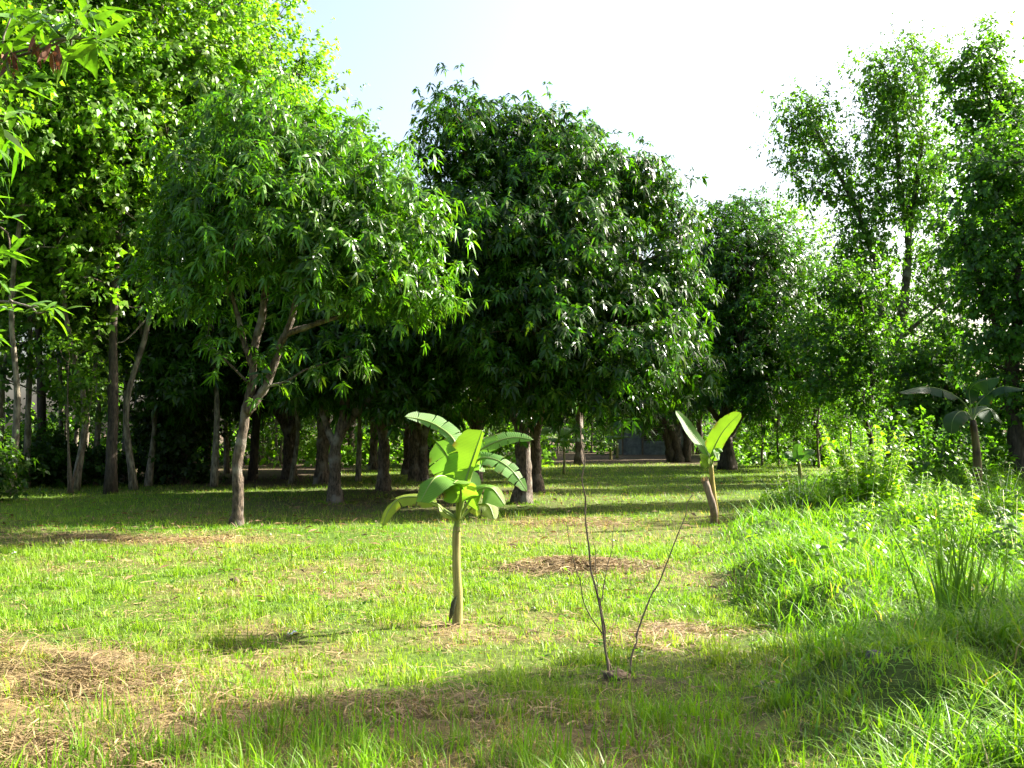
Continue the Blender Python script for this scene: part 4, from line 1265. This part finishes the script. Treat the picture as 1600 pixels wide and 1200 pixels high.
# ------------------------------------------------------------------ bare saplings, small things
def build_small():
    d = ground_d(1056)
    k = .26667
    Z = lambda x, y, dz=0.: at(800 + x * k, 780 + y * k, d + dz)
    b = gpt(953, 1056)
    r = empty('bare_sapling', b, 'leafless sapling with several thin dark stems rising from a soil mound', 'sapling', 'leafless saplings')
    top = [at(x, y, d) for x, y in ((912, 780), (911, 765), (910, 748), (912, 720), (910, 690), (909, 663))]
    def wob(P, amt=.006):
        return [p + rng.normal(0, amt, 3) for p in P]
    stems = [([Z(570, 1045), Z(562, 960), Z(545, 880), Z(526, 720), Z(512, 585), Z(482, 480), Z(468, 400), Z(450, 280), Z(432, 130)] + top, .0105, .0045),
             ([Z(590, 1045, .03), Z(572, 960, .03), Z(553, 880, .02), Z(536, 760, .02), Z(528, 650, .01), Z(516, 580)], .0085, .006),
             ([Z(522, 790, -.01), Z(470, 700, -.05), Z(424, 600, -.09), Z(400, 500, -.12), Z(370, 400, -.14), Z(350, 300, -.15), Z(333, 225, -.15), Z(314, 140, -.15)], .0055, .0025),
             ([Z(520, 585, 0), Z(540, 500, .04), Z(565, 380, .08), Z(576, 295, .1), Z(594, 200, .12), Z(604, 150, .12)], .005, .002),
             ([Z(514, 580, .02), Z(506, 490, .05), Z(487, 390, .08), Z(476, 300, .1), Z(470, 255, .1)], .004, .002),
             ([Z(568, 870, -.01), Z(590, 770, -.03), Z(597, 690, -.04)], .003, .0015)]
    for P, r0, r1 in stems:
        mb = MB()
        sp = spline(wob(P), 6 * len(P))
        u = np.linspace(0, 1, len(sp))
        rr = .8 * (r0 + (r1 - r0) * u) * (1 + .12 * np.sin(u * 70 + rng.uniform(0, 6)) * (np.sin(u * 31) > .3))
        tube(mb, sp, rr, 7, .05)
        link('stem', mb.mesh('sapling_stem', M_TWIG, b), r)
    b2 = gpt(984, 1058)
    r = empty('bare_sapling', b2, 'single thin dark stick leaning to the right beside the leafless sapling', 'sapling', 'leafless saplings')
    P = [Z(684, 1055), Z(700, 920), Z(728, 830), Z(742, 790), Z(780, 680), Z(820, 560), Z(850, 490), Z(892, 395), Z(930, 300), Z(985, 185), Z(1015, 90), Z(1040, 10), at(1082, 772, d)]
    mb = MB(); sp = spline(wob(P, .008), 70); u = np.linspace(0, 1, 70)
    tube(mb, sp, (.007 - .0045 * u) * (1 + .15 * np.sin(u * 90) * (np.sin(u * 37) > .4)), 7, .05)
    link('stem', mb.mesh('stick_stem', M_TWIG, b2), r)
    mb = MB()
    c = at(1082, 772, d)
    banana = leaf_tpl(3, .07, .025, (.4,), (.6, 1.5))
    scatter(mb, [banana], np.array([c]), np.array([[.3, 0, .6]]), 1.0, .03, np.array((.07, .13, .02)))
    link('leaves', mb.mesh('stick_leaves', M_BROAD, b2), r, kind='stuff')

    def lump(name, px, py, size, mat, label, cat, seed, sq=.7, lift=.35):
        st = np.random.default_rng(seed)
        p = gpt(px, py)
        import bmesh
        bm = bmesh.new(); bmesh.ops.create_icosphere(bm, subdivisions=3, radius=1.0)
        d1 = st.normal(size=(5, 3)); a1 = st.uniform(.08, .2, 5); f1 = st.uniform(1.5, 5, 5)
        V = np.array([v.co[:] for v in bm.verts])
        Fc = np.array([[v.index for v in f.verts] for f in bm.faces]); bm.free()
        k2 = 1 + sum(a * np.sin(f * (V @ dd)) for a, f, dd in zip(a1, f1, d1)) * .5 + st.normal(0, .085, len(V))
        V = V * k2[:, None] * np.array([1, .8, sq]) * size
        V[:, 2] += size * sq * lift
        m = MB(); m.add(V + p, Fc.ravel(), np.full(len(Fc), 3))
        link(name, m.mesh(name, mat, p), None, label, cat, loc=p)

    lump('soil_mound', 964, 1060, .085, M_SOIL, 'low mound of dark soil around the foot of the bare stems', 'soil', 1, .45, -.1)
    lump('brown_clod', 367, 910, .055, M_SOIL, 'dark brown clod lying alone on the sunny lawn at the left', 'clod', 2, .8, .5)
    lump('brown_clod', 243, 911, .022, M_SOIL, 'tiny dark clod on the lawn left of the bigger one', 'clod', 3, .7, .5)
    lump('grey_stone', 1370, 1112, .055, M_STONE, 'grey stone half hidden in the tall grass at the lower right', 'stone', 4, .55, -.15)
    lump('pale_stone', 885, 905, .045, M_STONE, 'pale stone beside the dead grass patch on the lawn', 'stone', 5, .6, .4)

    def scrap(px, py, s, label, seed):
        st = np.random.default_rng(seed)
        p = gpt(px, py)
        g = np.linspace(-1, 1, 6)
        X, Y = np.meshgrid(g, g)
        zz = .35 + .35 * st.normal(size=X.shape) * .6 + .25 * X
        V = np.stack([X * s * (1 + .1 * st.normal(size=X.shape)), Y * s * .7, zz * s + .035], -1).reshape(-1, 3)
        I, J = np.meshgrid(np.arange(5), np.arange(5), indexing='ij'); A = I * 6 + J
        Q = np.stack([A, A + 1, A + 7, A + 6], -1).reshape(-1, 4)
        m = MB(); m.add(V + p, Q.ravel(), np.full(25, 4))
        link('paper_scrap', m.mesh('paper_scrap', M_PAPER, p, False), None, label, 'litter', 'pale scraps of litter on the lawn', loc=p)
    scrap(456, 994, .035, 'crumpled white scrap on the lawn below the banana plant shadow', 1)
    scrap(508, 899, .022, 'tiny white scrap on the lawn right of the dark clod', 2)
    scrap(22, 868, .025, 'small white scrap on the far left of the lawn', 3)
    scrap(1495, 860, .03, 'pale dry leaf scrap caught in the weeds by the reed blades', 4) if False else None

    # pale fallen stick at the left
    mb = MB()
    A, B = gpt(92, 853), gpt(168, 847)
    mid = (A + B) / 2 + [.05, .1, .04]
    for q in (A, B): q[2] += .02
    tube(mb, spline([A, mid, B], 12), np.linspace(.022, .012, 12), 7, .08)
    link('fallen_stick', mb.mesh('fallen_stick', M_BARK_PALE, A), None, 'pale dry stick lying on the grass at the left edge', 'stick', loc=A)

    # reed clump: long stiff blades
    b = at(1500, 985, 7.9); b[2] = gz(b[0], b[1])
    r = empty('reed_clump', b, 'clump of long stiff reed blades standing up from the tall grass on the right', 'reeds')
    protos = []
    for q in range(4):
        mb = MB(); n = 10
        u = np.linspace(0, 1, n)
        ben = (.05, .14, .28, .02)[q]
        V = []
        for i in range(n):
            c = np.array([ben * u[i] ** 2, 0, u[i]])
            w = .011 * (1 - u[i] ** 2.2)
            V += [c + [0, -w, 0], c + [.25 * w, 0, 0], c + [0, w, 0]]
        Q = [[3 * i + j, 3 * i + j + 1, 3 * i + j + 4, 3 * i + j + 3] for i in range(n - 1) for j in range(2)]
        mb.add(V, np.array(Q).ravel(), np.full(len(Q), 4), (.075, .16, .02) if q != 2 else (.10, .19, .03))
        protos.append(mb.mesh('reed_blade', M_GRASS))
    for q in range(54):
        o = link('blade', protos[q % 4], r)
        o.location = (rng.normal(0, .10), rng.normal(0, .10), -.02)
        L = rng.uniform(.55, 1.12)
        o.scale = (L, 1., L)
        o.rotation_euler = (rng.normal(0, .22), rng.normal(0, .22), rng.uniform(0, 6.28))


# ------------------------------------------------------------------ shed
def build_shed():
    d = 70.
    b = at(1012, 712, d); b[2] = 0.
    r = empty('shed', b, 'small grey rendered shed with a slatted window half hidden behind the far trees', 'building')

    def box(name, x0, x1, y0, y1, z0, z1, mat, parent, rot=None):
        mb = MB()
        V = np.array([[x, y, z] for x in (x0, x1) for y in (y0, y1) for z in (z0, z1)], float)
        if rot:
            cz = V.mean(0); a = rot; W = V - cz
            V = np.stack([W[:, 0], W[:, 1] * math.cos(a) - W[:, 2] * math.sin(a), W[:, 1] * math.sin(a) + W[:, 2] * math.cos(a)], 1) + cz
        Q = [0, 1, 3, 2, 4, 6, 7, 5, 0, 4, 5, 1, 2, 3, 7, 6, 0, 2, 6, 4, 1, 5, 7, 3]
        mb.add(V, Q, np.full(6, 4))
        return link(name, mb.mesh(name, mat, (0, 0, 0), False), parent)
    # front wall with a window opening, in pieces that butt end to end
    box('wall', -1.7, -.25, 0, .15, 0, 2.7, M_WALL, r)
    box('wall', 1.15, 3.0, 0, .15, 0, 2.7, M_WALL, r)
    box('wall', -.25, 1.15, 0, .15, 0, .95, M_WALL, r)
    box('wall', -.25, 1.15, 0, .15, 2.1, 2.7, M_WALL, r)
    box('wall', -1.7, -1.55, .15, 4.0, 0, 2.7, M_WALL, r)
    box('wall', 2.85, 3.0, .15, 4.0, 0, 2.7, M_WALL, r)
    box('wall', -1.55, 2.85, 3.85, 4.0, 0, 2.7, M_WALL, r)
    fr = box('window', -.25, 1.15, .05, .09, .95, 2.1, M_BARK_DARK, r)
    for i in range(8):
        box('slat', -.24, 1.14, -.02, .03, 1.0 + .135 * i, 1.075 + .135 * i, M_WOOD, fr)
    for x in (-1.78, -.42, 3.02):
        box('post', x, x + .12, -.14, -.02, 0, 2.72, M_WOOD, r)
    rf = box('roof', -2.1, 3.5, -.7, 4.5, 2.86, 2.92, M_TIN, r, .08)


# ------------------------------------------------------------------ near branch at the upper left
def build_overhang():
    base = np.array([-5.1, 6.2, gz(-5.1, 6.2)])
    root = grow('overhanging_mango', base, [([base, base + [.1, 0, 1.5], base + [.0, -.1, 3.0], base + [-.2, .0, 4.6]], .16, .08)],
                [((-5.4, 6.3, 5.0), (1.1, 1.3, 1.0)), ((-6.4, 6.6, 4.2), (1.1, 1.2, 1.0)), ((-5.6, 7.6, 4.2), (1.1, 1.0, 1.0)), ((-4.6, 5.6, 4.8), (.8, .8, .7)), ((-5.2, 5.0, 3.6), (.9, .9, .8)), ((-4.55, 6.9, 3.5), (.75, .8, .7))],
                90, 12, .24, TPL_MANGO, M_MANGO, M_BARK_MANGO, C_MANGO_L, 1.0, .10, .015,
                label='mango tree reaching leafy branches into the upper left corner of the view', cat='tree', group='mango trees in the orchard')
    # leafy sprays inside the view: branch, then each leaf by itself
    leafm = []
    for q in range(5):
        mb = MB(); n = 9
        ln, wd = 1.0, .2
        V = []; cur = (.15, .35, .6, .25, .45)[q]
        for i in range(n):
            u = i / (n - 1)
            c = np.array([u * (1 - .15 * cur * u), .06 * math.sin(3 * u + q), -cur * u * u * .5])
            w = wd * .5 * math.sin(math.pi * min(1, u ** .75 * .97 + .03)) * (1 if i < n - 1 else .1)
            wv = .012 * math.sin(7 * u + q)
            V += [c + [0, -w, .25 * w + wv], c, c + [0, w, .25 * w - wv]]
        Q = [[3 * i + j, 3 * i + j + 1, 3 * i + j + 4, 3 * i + j + 3] for i in range(n - 1) for j in range(2)]
        mb.add(V, np.array(Q).ravel(), np.full(len(Q), 4), ((.085, .18, .02), (.07, .15, .02), (.11, .21, .02), (.045, .10, .018), (.075, .16, .022))[q])
        leafm.append(mb.mesh('mango_leaf_blade', M_MANGO))
    dead = []
    for q in range(2):
        me = leafm[q].copy(); me.materials.clear(); me.materials.append(M_DEAD)
        a = me.color_attributes['tint']; k = len(me.vertices)
        a.data.foreach_set('color', np.tile([.16, .06, .03, 1] if q else [.10, .045, .025, 1], k).astype(np.float32))
        dead.append(me)

    def spray(pts, tips, start, nleaf, size, deadn=0):
        """branch through pts; rosettes at tips [(px,py,d)]"""
        mb = MB()
        sp = spline([start] + pts, 16)
        tube(mb, sp, np.linspace(.022, .006, 16), 6, .05)
        br = None
        pos = []
        for tp in tips:
            s = sp[np.linalg.norm(sp - tp, axis=1).argmin()]
            tw = spline([s, (s + tp) / 2 + rng.normal(0, .02, 3), tp], 5)
            tube(mb, tw, np.linspace(.007, .004, 5), 5)
        br = link('branch', mb.mesh('overhang_branch', M_BARK_MANGO, base), root)
        for ti, tp in enumerate(tips):
            isd = ti < deadn
            for q in range(nleaf if not isd else 14):
                a = q * 2.4 + rng.normal(0, .3)
                el = rng.uniform(-.7, .55) if not isd else rng.uniform(-1.4, -.7)
                o = link('leaf', (dead[q % 2] if isd else leafm[rng.integers(0, 5)]), br)
                off = rng.normal(0, .025, 3)
                o.location = Vector(tp + off - base)
                o.rotation_euler = (rng.normal(0, .5), -el, a)
                L = size * rng.uniform(.75, 1.15) * (.55 if isd else 1)
                o.scale = (L, L * rng.uniform(.9, 1.2), L)
    T = lambda lst: [at(x, y, d) for x, y, d in lst]
    st = base + [0, -.1, 3.4]
    spray(T([(-60, 90, 5.4), (20, 90, 5.2), (110, 60, 5.1)]), T([(75, 75, 5.05), (15, 85, 5.1), (20, 20, 5.2), (70, 30, 5.1), (120, 30, 5.1), (150, 60, 5.0), (60, 70, 5.3), (10, 80, 5.2), (110, 80, 5.2), (25, 130, 5.2), (150, 20, 5.2)]), base + [-.1, 0, 4.0], 11, .21, 2)
    spray(T([(-70, 200, 5.6), (-10, 150, 5.5)]), T([(5, 190, 5.5), (25, 175, 5.5), (-15, 230, 5.5)]), base + [0, 0, 3.3], 7, .18)
    spray(T([(-80, 380, 5.8), (-10, 350, 5.7)]), T([(5, 345, 5.7), (-10, 400, 5.7), (15, 390, 5.7), (-20, 300, 5.7)]), base + [0, 0, 2.6], 7, .18)
    spray(T([(-80, 480, 6.0), (0, 470, 5.9), (50, 480, 5.8)]), T([(10, 445, 5.9), (60, 480, 5.8), (20, 480, 5.9), (85, 478, 5.8), (-10, 520, 5.9)]), base + [0, 0, 2.0], 9, .14)


build_mangos()
protos = build_forest()
build_right_trees(protos)
build_shrubs()
build_bananas()
build_shed()
build_overhang()
build_small()
build_lawn()
build_tall_grass()
build_straw()
build_litter()
